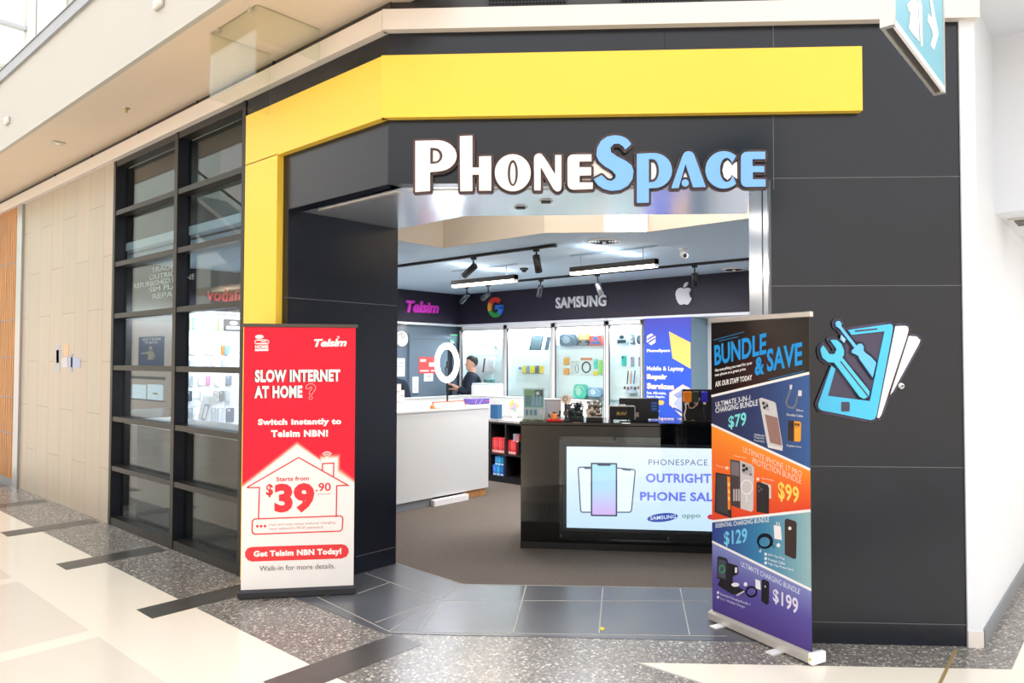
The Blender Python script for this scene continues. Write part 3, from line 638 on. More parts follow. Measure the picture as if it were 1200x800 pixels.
mb = MB(); mb.cbox(RB, (xl-.01, xr+.012), (.018, .042), (zt-.012, zt+.014), 'frame_metal'); mb.build('top_rail', t)
mb = MB(); mb.tube([RB.pt(RL/2, .07, .06), RB.pt(RL/2, .07, zt)], .011, 'steel'); mb.build('support_pole', t)
PY = .028
RED, RW = (234, 18, 52), (240, 238, 236)
xl, xr = .018, RL-.016
mb = MB(); mb.box(RB, (xl, xr), (PY, PY+.004), (.055, zt-.005), 'print', RED)
y = PY-.0006
def rb(pts): return loc(RB, pts, y)
zl = RB.at(284, 572, y)[1]; zr = RB.at(416, 566, y)[1]; ap = RB.at(348, 524, y)
for d_, c_ in ((.035, (240, 60, 80)), (.026, (232, 110, 96)), (.018, (226, 160, 140)), (.01, (236, 214, 196)), (0, RW)):
    ch0, ch1 = RB.at(378, 540, y), RB.at(394, 539, y)
    pts = [(xl, .056), (xr, .056), (xr, zr+d_), (ch1[0]+d_*.7+.008, RB.at(396, 553, y)[1]+d_), (ch1[0]+d_*.7+.008, ch1[1]+d_+.015), (ch0[0]-d_*.5-.008, ch0[1]+d_+.015), (ch0[0]-.008-d_*.5, RB.at(376, 541, y)[1]+d_), (ap[0], ap[1]+d_+.015), (xl, zl+d_)]
    mb.flat(pts, RB, y, c_); y -= .0003
y = PY-.003
c4, c5, c6 = crop(275, 375, 8), crop(275, 470, 8), crop(275, 555, 5.16)
def tx(fr, mb, s, cr_, TL, TR, BL, BR, col, **k):
    if cr_: TL, TR, BL, BR = cr_([TL, TR, BL, BR])
    mb.text(s, PQ(fr, y, TL, TR, BL, BR), fr, y, col, **k)
W2 = (252, 246, 242); RD = (226, 48, 56)
tx(RB, mb, 'Telsim', c4, (742, 178), (1052, 172), (742, 252), (1052, 246), W2, bold=.045, shear=.25, space=.9)
mb.stroke(rb(c4([(950, 182), (968, 172), (980, 162), (975, 152), (962, 155)])), RB, y, .006, W2)
mb.flat(rb(c4(ell(232, 156, 40, 19))), RB, y, W2)
mb.stroke(rb(c4(rrect(190, 187, 318, 220, 15))), RB, y, .009, W2, closed=True); mb.stroke(rb(c4([(250, 204), (295, 204)])), RB, y, .006, W2)
tx(RB, mb, 'HOME', c4, (192, 234), (316, 232), (192, 266), (316, 264), W2, bold=.05); mb.flat(rb(c4([(190, 270), (316, 268), (316, 288), (190, 290)])), RB, y, W2)
SHD = (70, 14, 24)
for dx, cc in ((-8, SHD), (0, W2)):
    tx(RB, mb, 'SLOW INTERNET', c4, (190+dx, 466), (990+dx, 460), (190+dx, 584), (990+dx, 576), cc, bold=.05, space=1.0)
    tx(RB, mb, 'AT HOME', c4, (185+dx, 616), (635+dx, 611), (185+dx, 734), (635+dx, 729), cc, bold=.05, space=1.0); y -= .0004
qm = [(668, 640), (672, 612), (700, 596), (735, 598), (757, 620), (757, 650), (735, 676), (727, 695), (700, 695), (702, 668), (725, 640), (722, 626), (706, 628), (700, 642)]
mb.stroke(rb(c4(qm)), RB, y, .0045, (250, 190, 190), closed=True); mb.stroke(rb(c4(ell(713, 727, 16, 16, 12))), RB, y, .0045, (250, 190, 190), closed=True)
tx(RB, mb, 'Switch instantly to', c5, (218, 166), (1000, 158), (218, 240), (1000, 232), W2, bold=.055, space=1.02)
tx(RB, mb, 'Telsim NBN!', c5, (340, 270), (876, 266), (340, 338), (876, 332), W2, bold=.055, space=1.02)
for r_ in (16, 34, 52):
    mb.stroke(rb(c5(arc(866, 532, r_, r_*1.1, 222, 318, 8))), RB, y, .009, W2)
mb.flat(rb(c5(ell(866, 532, 10, 11, 10))), RB, y, W2)
ln = dict(w=.0055, col=RD)
def line(cr_, pts, closed=False): mb.stroke(rb(cr_(pts)), RB, y, .0085, RD, closed=closed)
apx = (600, 527); line(c5, [(118, 806), apx, (1068, 790)])
line(c6, [(78, 84), (150, 82), (144, 268)]); line(c6, [(686, 69), (617, 72), (614, 258)])
line(c5, [(822, 652), (824, 584), (930, 580), (926, 700)])
line(c6, [(120, 273), (640, 254), (652, 262), (654, 275), (650, 335), (638, 346), (120, 365), (108, 356), (105, 345), (107, 285)], True)
tx(RB, mb, 'Starts from', c5, (390, 710), (697, 702), (390, 750), (697, 740), RD, bold=.02)
tx(RB, mb, '$', c6, (190, 62), (232, 61), (190, 142), (232, 140), RD, bold=.03)
tx(RB, mb, '39', c6, (240, 60), (482, 54), (240, 240), (482, 232), (238, 52, 62), bold=.05, space=.95)
tx(RB, mb, '.90', c6, (490, 56), (581, 53), (490, 107), (581, 104), RD, bold=.015)
tx(RB, mb, '/month', c6, (496, 118), (580, 114), (496, 128), (580, 124), (214, 130, 130))
for x_ in (137, 160, 183): mb.flat(rb(c6(ell(x_, 317-(x_-137)*.02, 8, 8, 12))), RB, y, RD)
tx(RB, mb, 'Fast and easy setup without changing', c6, (210, 300), (608, 286), (210, 318), (608, 304), (208, 140, 138))
tx(RB, mb, "your network's Wi-Fi password", c6, (210, 324), (532, 313), (210, 344), (532, 333), (208, 140, 138))
pill = [(105, 442), (648, 425), (672, 432), (688, 452), (690, 474), (678, 498), (648, 512), (105, 530), (80, 522), (64, 500), (62, 474), (78, 450)]
mb.flat(rb(c6(pill)), RB, y, (236, 60, 66)); y -= .0006
tx(RB, mb, 'Get Telsim NBN Today!', c6, (114, 466), (646, 448), (114, 512), (646, 496), W2, bold=.055)
tx(RB, mb, 'Walk-in for more details.', c6, (150, 557), (606, 541), (150, 588), (606, 571), (110, 100, 100))
mb.build('print_panel', t)

# ------------------------------------------------------------------ dark roll-up banner with the bundle offers
a, b_ = ground(829.5, 727), ground(953, 782); BB = Fr((a.x, a.y), (b_.x-a.x, b_.y-a.y)); BLN = (b_-a).length
t = thing('pull_up_banner', 'dark pull-up banner listing four priced charging bundles beside the entrance', 'banner', BB.pt(BLN/2, .05, 0))
mb = MB(); prof = [(0, .012), (0, .055), (.02, .07), (.09, .07), (.11, .05), (.11, .012)]
vs = [BB.pt(x, y_, z) for x in (.0, BLN-.03) for y_, z in prof]
mb.add(vs, [tuple(range(6))[::-1], tuple(range(6, 12))]+[(i, (i+1) % 6, (i+1) % 6+6, i+6) for i in range(6)], 'silver')
mb.build('base', t)
mb = MB(); mb.cbox(BB, (BLN-.034, BLN), (-.004, .114), (.008, .074), 'lamp_white', b=.008); mb.prism(ell(0, 0, .008, .008, 10), Fr(BB.pt(BLN-.017, 0, .04), BB.ax), -.006, -.003, 'print', (190, 210, 70)); mb.build('end_cap', t)
for px, py in ((845, 741), (912, 768)):
    x = BB.x(px, 0, py-4); mb = MB(); mb.box(BB, (x-.028, x+.028), (-.075, .16), (0, .011), 'lamp_white'); mb.build('foot', t)
zt = BB.at(833, 373.5, .03)[1]; zt2 = BB.at(950, 369, .03)[1]; ztb = (zt+zt2)/2
mb = MB(); mb.cbox(BB, (.005, BLN-.012), (.016, .044), (ztb-.02, ztb+.012), 'silver'); mb.build('top_rail', t)
mb = MB(); mb.tube([BB.pt(BLN/2, .07, .06), BB.pt(BLN/2, .07, ztb)], .012, 'steel'); mb.build('support_pole', t)
mb = MB(); PY = .028; x0, x1 = .016, BLN-.03
mb.box(BB, (x0, x1), (PY, PY+.004), (.06, ztb-.01), 'gloss', (30, 27, 27)); y = PY-.001
A, B, Cc = crop(825, 365, 8), crop(825, 455, 4.846), crop(820, 560, 3.636)
def zl(p): return BB.at(*p, y)[1]
l1 = (zl((833, 464)), zl((950.5, 437))); l2 = (zl((832, 497)), zl((948.8, 550))); l3 = (zl((832, 610)), zl((947.8, 597.5))); l4 = (zl((832.4, 633.7)), zl((945, 689)))
def band(up, dn, ca, cb, cm=None, vert=False): mb.grad(((x0, dn[0]), (x1, dn[1]), (x1, up[1]), (x0, up[0])), BB, y, ca, cb, n=24, cm=cm, vert=vert)
band(l1, l2, (38, 40, 78), (58, 98, 158), (40, 58, 104)); band(l2, l3, (250, 150, 40), (226, 70, 36), (242, 104, 40), True)
band(l3, l4, (52, 66, 140), (150, 186, 190), (52, 124, 170)); band(l4, (.062, .062), (128, 140, 196), (76, 58, 132), (88, 78, 156), True)
y -= .001
for l in (l1, l2, l3, l4): mb.stroke([(x0, l[0]), (x1, l[1])], BB, y, .016, (240, 240, 240), joins=False)
y -= .0005
def bl(cr_, pts): return loc(BB, cr_(pts), y)
BL_ = (26, 150, 226)
tx(BB, mb, 'BUNDLE', A, (95, 318), (586, 198), (100, 508), (584, 398), BL_, bold=.03, space=.96)
tx(BB, mb, '&', A, (476, 428), (566, 418), (476, 602), (566, 586), BL_, bold=.04); tx(BB, mb, 'SAVE', A, (588, 352), (922, 282), (590, 566), (922, 500), BL_, bold=.03, space=.96)
for p in ([(90, 268), (375, 190)], [(140, 276), (320, 236)], [(610, 635), (950, 555)]): mb.stroke(bl(A, p), BB, y, .006, (30, 110, 160))
tx(BB, mb, 'Get everything you need for your', A, (103, 538), (452, 464), (103, 572), (452, 500), (240, 240, 240), bold=.03)
tx(BB, mb, 'new phone at a great price', A, (103, 582), (390, 522), (103, 616), (390, 556), (240, 240, 240), bold=.03)
tx(BB, mb, 'ASK OUR STAFF TODAY', A, (105, 656), (450, 590), (105, 706), (450, 640), (240, 240, 240), bold=.03)
tx(BB, mb, 'ULTIMATE 3-IN-1', B, (65, 78), (262, 36), (66, 106), (262, 68), (236, 240, 246), bold=.012); tx(BB, mb, 'CHARGING BUNDLE', B, (65, 110), (306, 62), (66, 140), (306, 96), (236, 240, 246), bold=.012)
tx(BB, mb, '$79', B, (138, 158), (240, 132), (140, 234), (240, 222), (124, 222, 222), bold=.025)
def poly(cr_, pts, c, dy=0, hole=None): mb.flat(bl(cr_, pts), BB, y-dy, c)
poly(B, [(312, 58), (326, 52), (398, 76), (408, 86), (448, 336), (436, 350), (372, 330), (358, 312)], (206, 204, 206)); poly(B, [(326, 68), (362, 78), (372, 128), (336, 118)], (176, 172, 176), .0003)
for c_ in ((338, 84), (344, 108), (358, 98)): poly(B, ell(*c_, 8, 9, 12), (40, 40, 46), .0006)
poly(B, [(345, 146), (418, 166), (442, 325), (376, 308)], (150, 116, 108), .0004); poly(B, [(360, 318), (445, 338), (446, 354), (364, 336)], (222, 220, 222), .0002)
for i, s in enumerate(('10000mAh', 'Magnetic', 'Powerbank')): tx(BB, mb, s, B, (285, 256+i*16), (344, 262+i*16), (285, 268+i*16), (344, 276+i*16), (222, 226, 234))
mb.stroke(bl(B, [(496, -10), (480, 40), (466, 80), (478, 104), (505, 112), (522, 90), (530, 50), (545, 22)]), BB, y, .012, (120, 124, 132)); poly(B, [(536, 10), (556, 12), (554, 44), (534, 42)], (220, 220, 224), .0004); poly(B, [(488, -22), (502, -20), (498, 6), (486, 4)], (220, 220, 224), .0004)
tx(BB, mb, '20cm', B, (522, 116), (564, 120), (522, 128), (564, 132), W2); tx(BB, mb, 'Durable Cable', B, (470, 140), (562, 150), (470, 154), (562, 164), W2)
poly(B, [(478, 182), (512, 184), (512, 300), (476, 296)], (52, 44, 44)); poly(B, [(504, 184), (545, 188), (552, 198), (550, 296), (542, 302), (504, 300)], (240, 164, 58))
poly(B, rrect(512, 192, 546, 222, 6), (214, 138, 40), .0003)
for c_ in ((486, 202), (486, 224), (498, 213), (522, 204), (536, 206)): poly(B, ell(*c_, 6, 7, 10), (28, 26, 28), .0005)
tx(BB, mb, 'MagSafe Cover', B, (470, 318), (554, 328), (470, 330), (554, 340), W2)
OR_ = (248, 214, 196)
tx(BB, mb, 'ULTIMATE IPHONE 17 PRO', B, (222, 328), (556, 470), (222, 360), (554, 504), OR_, bold=.0); tx(BB, mb, 'PROTECTION BUNDLE', B, (275, 392), (553, 506), (275, 426), (551, 543), OR_, bold=.0)
tx(BB, mb, '$99', B, (420, 524), (540, 562), (422, 638), (538, 668), (250, 214, 96), bold=.025)
poly(B, [(66, 476), (150, 492), (156, 738), (60, 702)], (44, 40, 42)); poly(B, [(74, 486), (138, 498), (140, 716), (70, 694)], (66, 62, 66), .0003); poly(B, [(132, 498), (148, 502), (150, 690), (136, 686)], (246, 138, 30), .0006)
for i in range(3): poly(B, ell(142, 545+i*40, 7, 12, 10), (250, 196, 120), .0008)
poly(B, [(148, 402), (205, 414), (206, 682), (156, 664)], (70, 62, 66)); poly(B, [(152, 412), (200, 422), (200, 500), (156, 490)], (120, 112, 118), .0003)
for i in range(3): poly(B, [(166+i*14, 570), (176+i*14, 572), (176+i*14, 640), (166+i*14, 638)], (182, 174, 176), .0004)
poly(B, [(205, 408), (272, 434), (284, 448), (280, 688), (270, 700), (208, 682)], (206, 202, 204)); poly(B, [(213, 420), (272, 442), (276, 500), (215, 482)], (178, 172, 176), .0003)
for c_ in ((226, 438), (226, 464), (242, 456)): poly(B, ell(*c_, 9, 10, 12), (36, 34, 40), .0006)
poly(B, ell(266, 488, 5, 6, 8), (60, 60, 66), .0006)
mb.stroke(bl(B, ell(243, 560, 32, 40, 24)), BB, y-.0005, .008, (240, 238, 238), closed=True); mb.stroke(bl(B, [(243, 612), (243, 645)]), BB, y-.0005, .008, (240, 238, 238))
poly(B, [(330, 530), (380, 548), (382, 625), (340, 620)], (214, 206, 204)); poly(B, [(298, 536), (312, 530), (362, 548), (370, 566), (368, 712), (298, 700)], (42, 38, 40), .0003)
for c_ in ((312, 556), (312, 582), (326, 572)): poly(B, ell(*c_, 7, 8, 10), (90, 86, 90), .0006)
for TL_, s in (((72, 434), 'Privacy Glass'), ((168, 376), 'Magnetic Case'), ((326, 502), 'Camera Protector')):
    tx(BB, mb, s, B, TL_, (TL_[0]+72, TL_[1]+14), (TL_[0], TL_[1]+12), (TL_[0]+72, TL_[1]+26), (250, 226, 206))
for c_ in ((130, 452), (306, 515)): poly(B, ell(*c_, 9, 10, 12), (250, 220, 190))
tx(BB, mb, 'ESSENTIAL CHARGING BUNDLE', Cc, (68, 194), (296, 164), (68, 212), (296, 186), (226, 236, 246), bold=.01)
tx(BB, mb, '$129', Cc, (103, 228), (202, 212), (104, 294), (202, 284), (120, 204, 240), bold=.02)
for k in range(3): mb.stroke(bl(Cc, ell(278-k, 268+k*2, 32-k*3, 30-k*3, 24)), BB, y, .009, (22, 26, 40), closed=True)
mb.stroke(bl(Cc, [(250, 280), (256, 312)]), BB, y, .006, (22, 26, 40)); mb.stroke(bl(Cc, [(306, 280), (318, 296)]), BB, y, .006, (22, 26, 40)); poly(Cc, ell(257, 310, 5, 7, 10), (230, 230, 236))
poly(Cc, [(315, 200), (345, 206), (350, 264), (318, 258)], (240, 240, 242)); poly(Cc, [(326, 186), (331, 187), (331, 203), (326, 202)], (210, 210, 212)); poly(Cc, [(336, 188), (341, 189), (341, 206), (336, 205)], (210, 210, 212))
poly(Cc, [(362, 180), (370, 172), (408, 184), (413, 194), (411, 340), (402, 345), (362, 326)], (62, 46, 44)); poly(Cc, ell(384, 214, 7, 8, 10), (236, 230, 226), .0004); poly(Cc, ell(335, 286, 8, 9, 12), (236, 240, 244))
for i, (s, w_) in enumerate((('20W Fast Plug', 70), ('Premium Cable', 72), ('High Cap Power Bank', 110))):
    poly(Cc, ell(281, 324+i*18.5, 6, 7, 10), (226, 236, 244)); tx(BB, mb, s, Cc, (291, 320+i*19), (291+w_, 320+i*19+w_*.26), (291, 332+i*19), (291+w_, 332+i*19+w_*.27), (232, 238, 246), bold=.01)
tx(BB, mb, 'ULTIMATE CHARGING BUNDLE', Cc, (176, 354), (428, 474), (176, 376), (426, 496), (216, 222, 244), bold=.005); tx(BB, mb, '$199', Cc, (312, 468), (420, 514), (312, 530), (418, 594), (224, 220, 240), bold=.02)
poly(Cc, [(92, 420), (118, 360), (162, 374), (166, 404), (140, 420), (142, 452), (190, 478), (186, 494), (140, 496), (76, 456)], (30, 28, 36)); poly(Cc, [(75, 338), (82, 332), (114, 342), (120, 352), (116, 434), (106, 440), (74, 426)], (38, 38, 44), .0003); poly(Cc, [(80, 344), (112, 353), (110, 430), (78, 420)], (74, 78, 88), .0005)
mb.stroke(bl(Cc, ell(95, 388, 11, 15, 18)), BB, y-.0008, .007, (60, 190, 130), closed=True); poly(Cc, rrect(136, 376, 162, 412, 6), (20, 20, 26), .0006); poly(Cc, rrect(150, 380, 160, 404, 4), (226, 226, 230), .0008); poly(Cc, ell(152, 454, 17, 9, 14), (232, 228, 236), .0008)
poly(Cc, [(156, 496), (190, 478), (190, 486), (158, 503)], (196, 190, 204), .0005)
for k in range(2): mb.stroke(bl(Cc, ell(220, 484, 24-k*3, 22-k*3, 20)), BB, y, .008, (30, 28, 44), closed=True)
poly(Cc, [(237, 430), (258, 438), (260, 476), (238, 470)], (236, 234, 240)); poly(Cc, [(264, 436), (272, 430), (292, 440), (296, 450), (294, 534), (284, 540), (262, 524)], (28, 26, 34)); poly(Cc, ell(279, 462, 3.5, 5, 8), (200, 200, 206), .0004); poly(Cc, ell(195, 452, 8, 9, 12), (232, 234, 244))
for i, (s, w_) in enumerate((('Essential Charging Bundle +', 128), ('3 in 1 Wireless Charger', 105))):
    poly(Cc, ell(78, 488+i*19, 5.5, 6.5, 10), (222, 224, 242)); tx(BB, mb, s, Cc, (88, 488+i*19), (88+w_, 488+i*19+w_*.36), (88, 500+i*19), (88+w_, 500+i*19+w_*.37), (222, 224, 242), bold=.005)
mb.build('print_panel', t)

# small grey, blue and orange marks on the stone wall, litter on the threshold
STN = Fr((XL, 0), (0, -1)); mb = MB()
for poly_, c_ in (([(64, 404), (70, 404), (70, 436), (64, 436)], (178, 178, 182)), ([(75, 404), (80, 404), (80, 417), (75, 417)], (224, 176, 140)), ([(72, 420), (79, 418), (79, 430), (72, 430)], (196, 196, 206)), ([(80, 418), (94, 420), (94, 431), (80, 430)], (168, 176, 206)), ([(83, 414), (85, 414), (85, 436), (83, 436)], (150, 160, 196)), ([(66, 410), (69, 410), (69, 425), (66, 425)], (212, 212, 216))):
    mb.prism(loc(STN, poly_, -.003), STN, -.003, -.0003, 'print', c_)
tag(mb.build('wall_marks'), 'small grey and orange marks on the pale stone wall', 'decal')
p = ground(706, 737, .006); mb = MB(); f = Fr((p.x, p.y, .005), (1, .4)); vs = [(-.02, -.006, 0), (.004, -.016, .004), (.03, -.004, .001), (.012, .014, .012), (-.014, .012, .003)]
mb.add([f.pt(*v) for v in vs]+[f.pt(0, 0, .012)], [(0, 1, 5), (1, 2, 5), (2, 3, 5), (3, 4, 5), (4, 0, 5), (4, 3, 2, 1, 0)], 'print', (228, 208, 60)); tag(mb.build('paper_scrap'), 'tiny crumpled yellow paper scrap on the dark threshold tiles', 'litter')

# ------------------------------------------------------------------ shop bulkheads and brand lettering
BZ = 2.385
bk = MB(); bk.box(W0, (8.98, 9.42), (.95, 9.16), (BZ, CEILZ), 'bulkhead'); bk.box(W0, (3.98, 8.98), (9.16, 9.28), (BZ, CEILZ), 'bulkhead'); struct(bk.build('wall_bulkhead'))
st = MB(); st.box(W0, (8.965, 9.42), (.95, 9.145), (BZ-.035, BZ), 'white_shop'); st.box(W0, (3.98, 8.98), (9.145, 9.28), (BZ-.035, BZ), 'white_shop'); struct(st.build('trim_5'))
def wordmark(name, label, fr, s, TL, TR, BL, BR, col, bold, shear=0, space=1.):
    q = PQ(fr, -.03, TL, TR, BL, BR); mb = MB(); mb.text(s, q, fr, -.03, col, bold=bold, shear=shear, space=space, y1=-.001)
    return tag(mb.build(name), label, 'sign')
wordmark('brand_lettering', 'white raised wide brand lettering in capitals on the dark shop bulkhead', BACK, 'SAMSUNG', (651, 348.6), (710, 345), (651, 361.5), (710, 358.5), (226, 226, 232), .028)
wordmark('brand_lettering', 'slanted magenta brand lettering on the bulkhead above the grey door', TEL, 'Telsim', (476, 351.5), (514.5, 354.5), (476, 366), (514.5, 367), (232, 64, 206), .04, .22, .92)
vx0, vz0 = TEL.at(241, 352); vx1 = TEL.x(301, 0, 352); vz1 = TEL.at(241, 336.5)[1]
mb = MB(); mb.text('vodafone', ((vx0, vz0), (vx1, vz0), (vx1, vz1), (vx0, vz1)), TEL, -.03, (236, 70, 96), bold=.02, y1=-.001); tag(mb.build('brand_lettering'), 'rounded coral red brand lettering on the bulkhead seen through the shop window', 'sign')
def gxy(pts): return [BACK.at(455+x/5.715, 340+yy/5.715, -.03) for x, yy in pts]
mb = MB()
def garc(a0, a1, c): mb.prism(gxy(arc(715, 114, 50, 68, a0, a1, 12)+arc(715, 114, 25, 38, a1, a0, 12)), BACK, -.03, -.001, 'print', c)
garc(-45, -150, (234, 67, 53)); garc(-150, -205, (251, 170, 60)); garc(-205, -310, (52, 168, 83)); garc(-310, -362, (66, 133, 244))
mb.prism(gxy([(715, 100), (765, 98), (765, 124), (715, 127)]), BACK, -.03, -.001, 'print', (66, 133, 244)); tag(mb.build('brand_logo'), 'round four colour letter G logo on the dark shop bulkhead', 'sign')
mb = MB(); av = lambda pts: [BACK.at(670+x/5, 200+yy/5, -.03) for x, yy in pts]
mb.prism(av([(655, 691), (640, 684), (622, 690), (610, 706), (607, 725), (612, 750), (622, 772), (634, 785), (648, 784), (656, 779), (668, 784), (680, 783), (694, 765), (702, 747), (690, 736), (686, 716), (697, 694), (685, 685), (668, 686)]), BACK, -.03, -.001, 'print', (228, 228, 234))
mb.prism(av([(652, 684), (656, 666), (666, 655), (679, 651), (677, 668), (666, 680)]), BACK, -.03, -.001, 'print', (228, 228, 234)); tag(mb.build('brand_logo'), 'white bitten apple logo on the dark shop bulkhead', 'sign')

# ------------------------------------------------------------------ lit display cabinets
CABS = [(540, 592.5, 'first lit white display cabinet beside the grey door'), (592.7, 648.5, 'second lit white display cabinet behind the green poster stand'), (648.7, 711, 'third lit white display cabinet with orange and teal packs'), (711.2, 766, 'fourth lit white display cabinet beside the blue repair poster')]
for k, (pa, pb, lab) in enumerate(CABS):
    x0, x1 = BACK.x(pa, .03, 400), BACK.x(pb, .03, 400)
    if k == 3: x1 = -5.42
    t = thing('display_cabinet', lab, 'cabinet', BACK.pt((x0+x1)/2, .2, 0), 'lit display cabinets along the back wall')
    mb = MB()
    mb.box(BACK, (x0, x0+.02), (.03, .2), (0, BZ-.04), 'white_shop'); mb.box(BACK, (x1-.02, x1), (.03, .2), (0, BZ-.04), 'white_shop')
    mb.box(BACK, (x0+.02, x1-.02), (.05, .2), (.0, .12), 'white_shop'); mb.box(BACK, (x0+.02, x1-.02), (.05, .2), (BZ-.07, BZ-.04), 'white_shop'); mb.build('carcass', t)
    mb = MB(); mb.box(BACK, (x0+.02, x1-.02), (.16, .2), (.12, BZ-.07), 'backboard')
    for i in range(22): mb.box(BACK, (x0+.02, x1-.02), (.152, .16), (.14+i*.1, .23+i*.1), 'backboard')
    mb.build('slat_back', t)
    mb = MB(); xa, xb = x0+.0, x1-.0
    for xs in ((xa, xa+.05), (xb-.03, xb)): mb.box(BACK, xs, (.0, .028), (.1, BZ-.045), 'lamp_white')
    mb.box(BACK, (xa, xb), (.0, .028), (BZ-.1, BZ-.045), 'lamp_white'); mb.box(BACK, (xa, xb), (.0, .028), (.1, .17), 'lamp_white')
    for xx in (xa+.05, xb-.038): mb.box(BACK, (xx, xx+.008), (-.002, .026), (.17, BZ-.1), 'frame_metal')
    mb.box(BACK, (xa, xb), (-.002, .02), (BZ-.108, BZ-.1), 'frame_metal'); mb.box(BACK, (xb-.006, xb), (-.003, 0), (.1, BZ-.05), 'frame_metal')
    d = mb.build('door', t)
    MB().box(BACK, (xa+.055, xb-.035), (.012, .016), (.17, BZ-.1), 'clear_glass').build('door_pane', d)
    MB().cbox(BACK, (xa+.06, xa+.095), (-.012, .0), (BZ-.16, BZ-.11), 'frame_metal').build('lock', d)
    for z in (BACK.at(665, 405.2, .05)[1], BACK.at(680, 467.2, .05)[1], .9, .5):
        MB().box(BACK, (x0+.02, x1-.02), (.04, .15), (z-.008, z), 'acrylic').build('shelf', t)
    MB().box(BACK, (x0+.06, x1-.06), (.04, .06), (BZ-.085, BZ-.072), 'led_cool').build('led_strip', t)
    c = BACK.pt((x0+x1)/2, .05, BZ-.12); light('cabinet_light', 'AREA', c, CABW, (240, 247, 255), x1-x0-.12, .12, aim=BACK.pt((x0+x1)/2, .16, .9))

def product(fr, yd, rect, col, label, cat, name, style='box', dep=.06, col2=None, group=None):
    x0, z1 = fr.at(rect[0], rect[1], yd); x1, z0 = fr.at(rect[2], rect[3], yd)
    mb = MB(); w_, h_ = x1-x0, z1-z0; c2 = col2 or tuple(min(255, int(v*.5+120)) for v in col)
    if style == 'box':
        mb.cbox(fr, (x0, x1), (yd, yd+dep), (z0, z1), 'print', col, b=.006); mb.flat([(x0+w_*.12, z0+h_*.14), (x1-w_*.12, z0+h_*.14), (x1-w_*.12, z0+h_*.42), (x0+w_*.12, z0+h_*.42)], fr, yd-.0008, c2)
        mb.flat(ell((x0+x1)/2, z0+h_*.68, w_*.22, h_*.17, 12), fr, yd-.0008, c2)
    elif style == 'pack':            # hang pack: card with a euro hole and a blister
        mb.prism(rrect(x0, z0, x1, z1, min(w_, h_)*.08), fr, yd+.01, yd+.013, 'print', (238, 240, 244), holes=[ell((x0+x1)/2, z1-h_*.07, w_*.12, h_*.025, 8)])
        mb.prism(rrect(x0+w_*.12, z0+h_*.06, x1-w_*.12, z1-h_*.16, w_*.14), fr, yd-.012, yd+.0095, 'gloss', col)
        mb.flat(rrect(x0+w_*.2, z1-h_*.36, x0+w_*.48, z1-h_*.2, w_*.06), fr, yd-.0126, c2)
    elif style == 'cable':
        mb.prism(rrect(x0, z0, x1, z1, min(w_, h_)*.06), fr, yd+.008, yd+.012, 'print', (236, 238, 242))
        q = [fr.pt((x0+x1)/2+w_*.34*math.cos(a_*PI/12), yd, z0+h_*.45+h_*.3*math.sin(a_*PI/12)) for a_ in range(25)]
        mb.tube(q, min(w_, h_)*.05, 'gloss', col, n=6); mb.flat([(x0, z1-h_*.15), (x1, z1-h_*.15), (x1, z1), (x0, z1)], fr, yd+.0072, c2)
    elif style == 'stick':
        mb.tube([fr.pt((x0+x1)/2-w_*.3, yd, z0), fr.pt((x0+x1)/2+w_*.3, yd, z1)], max(.008, w_*.22), 'gloss', col, n=8); mb.lathe(fr.pt((x0+x1)/2+w_*.3, yd, z1), [(w_*.3, 0), (w_*.3, .02), (0, .02)], 'gloss', c2, n=8)
    elif style == 'lean':            # tablet in a leaning sleeve
        s = h_*.25; P = [(x0, z0), (x1-s, z0), (x1, z1), (x0+s, z1)]
        mb.prism(P, fr, yd, yd+.012, 'gloss', col); k = .12; cx, cz = (x0+x1)/2, (z0+z1)/2
        mb.flat([(cx+(x-cx)*.8, cz+(z-cz)*.82) for x, z in P], fr, yd-.0008, c2)
    elif style == 'phones':          # over-ear headset box or pouch with rounded outline
        mb.prism(rrect(x0, z0, x1, z1, h_*.3), fr, yd, yd+dep, 'print', col); mb.flat(ell(x0+w_*.4, z0+h_*.5, w_*.22, h_*.3, 14), fr, yd-.0008, c2)
        mb.stroke(arc((x0+x1)/2, z0+h_*.5, w_*.38, h_*.38, 10, 170, 10), fr, yd-.0008, h_*.08, c2)
    o = mb.build(name); tag(o, label, cat, group); return o
D_ = .05
P_ = lambda *a, **k: product(BACK, .135 if (len(a) > 5 and a[5] in ('pack', 'cable')) else D_, *a, **k)
G1 = 'goods in the lit display cabinets'
P_((620, 393.5, 637, 410), (112, 136, 150), 'grey slanted tablet sleeve leaning on the second cabinet top shelf', 'tablet', 'tablet_sleeve', 'lean', col2=(150, 172, 186))
P_((638, 395, 645, 410), (58, 84, 104), 'dark blue narrow sleeve at the edge of the second cabinet top shelf', 'tablet', 'tablet_sleeve', 'lean', col2=(90, 120, 140))
for i, (xa, xb, c, nm) in enumerate(((612, 616.5, (246, 214, 90), 'pale yellow'), (616.5, 621, (160, 168, 170), 'grey'), (621.5, 627, (250, 222, 60), 'bright yellow'), (627, 632, (120, 130, 140), 'dark grey'), (632, 637, (248, 210, 70), 'amber'))):
    P_((xa, 426.5, xb, 438), c, f'{nm} hanging pack in the second cabinet row of yellow and grey packs', 'pack', 'hanging_pack', 'pack', group=G1)
P_((608, 429, 611, 433), (140, 160, 190), 'tiny blue tag left of the yellow packs in the second cabinet', 'pack', 'hanging_pack', 'pack')
P_((655.5, 391.5, 676, 405), (86, 104, 124), 'dark blue headset box on the third cabinet top shelf', 'box', 'headset_box', 'phones', col2=(150, 166, 180))
P_((678, 390.5, 690, 398), (250, 178, 66), 'orange flat box above a black one on the third cabinet top shelf', 'box', 'product_box')
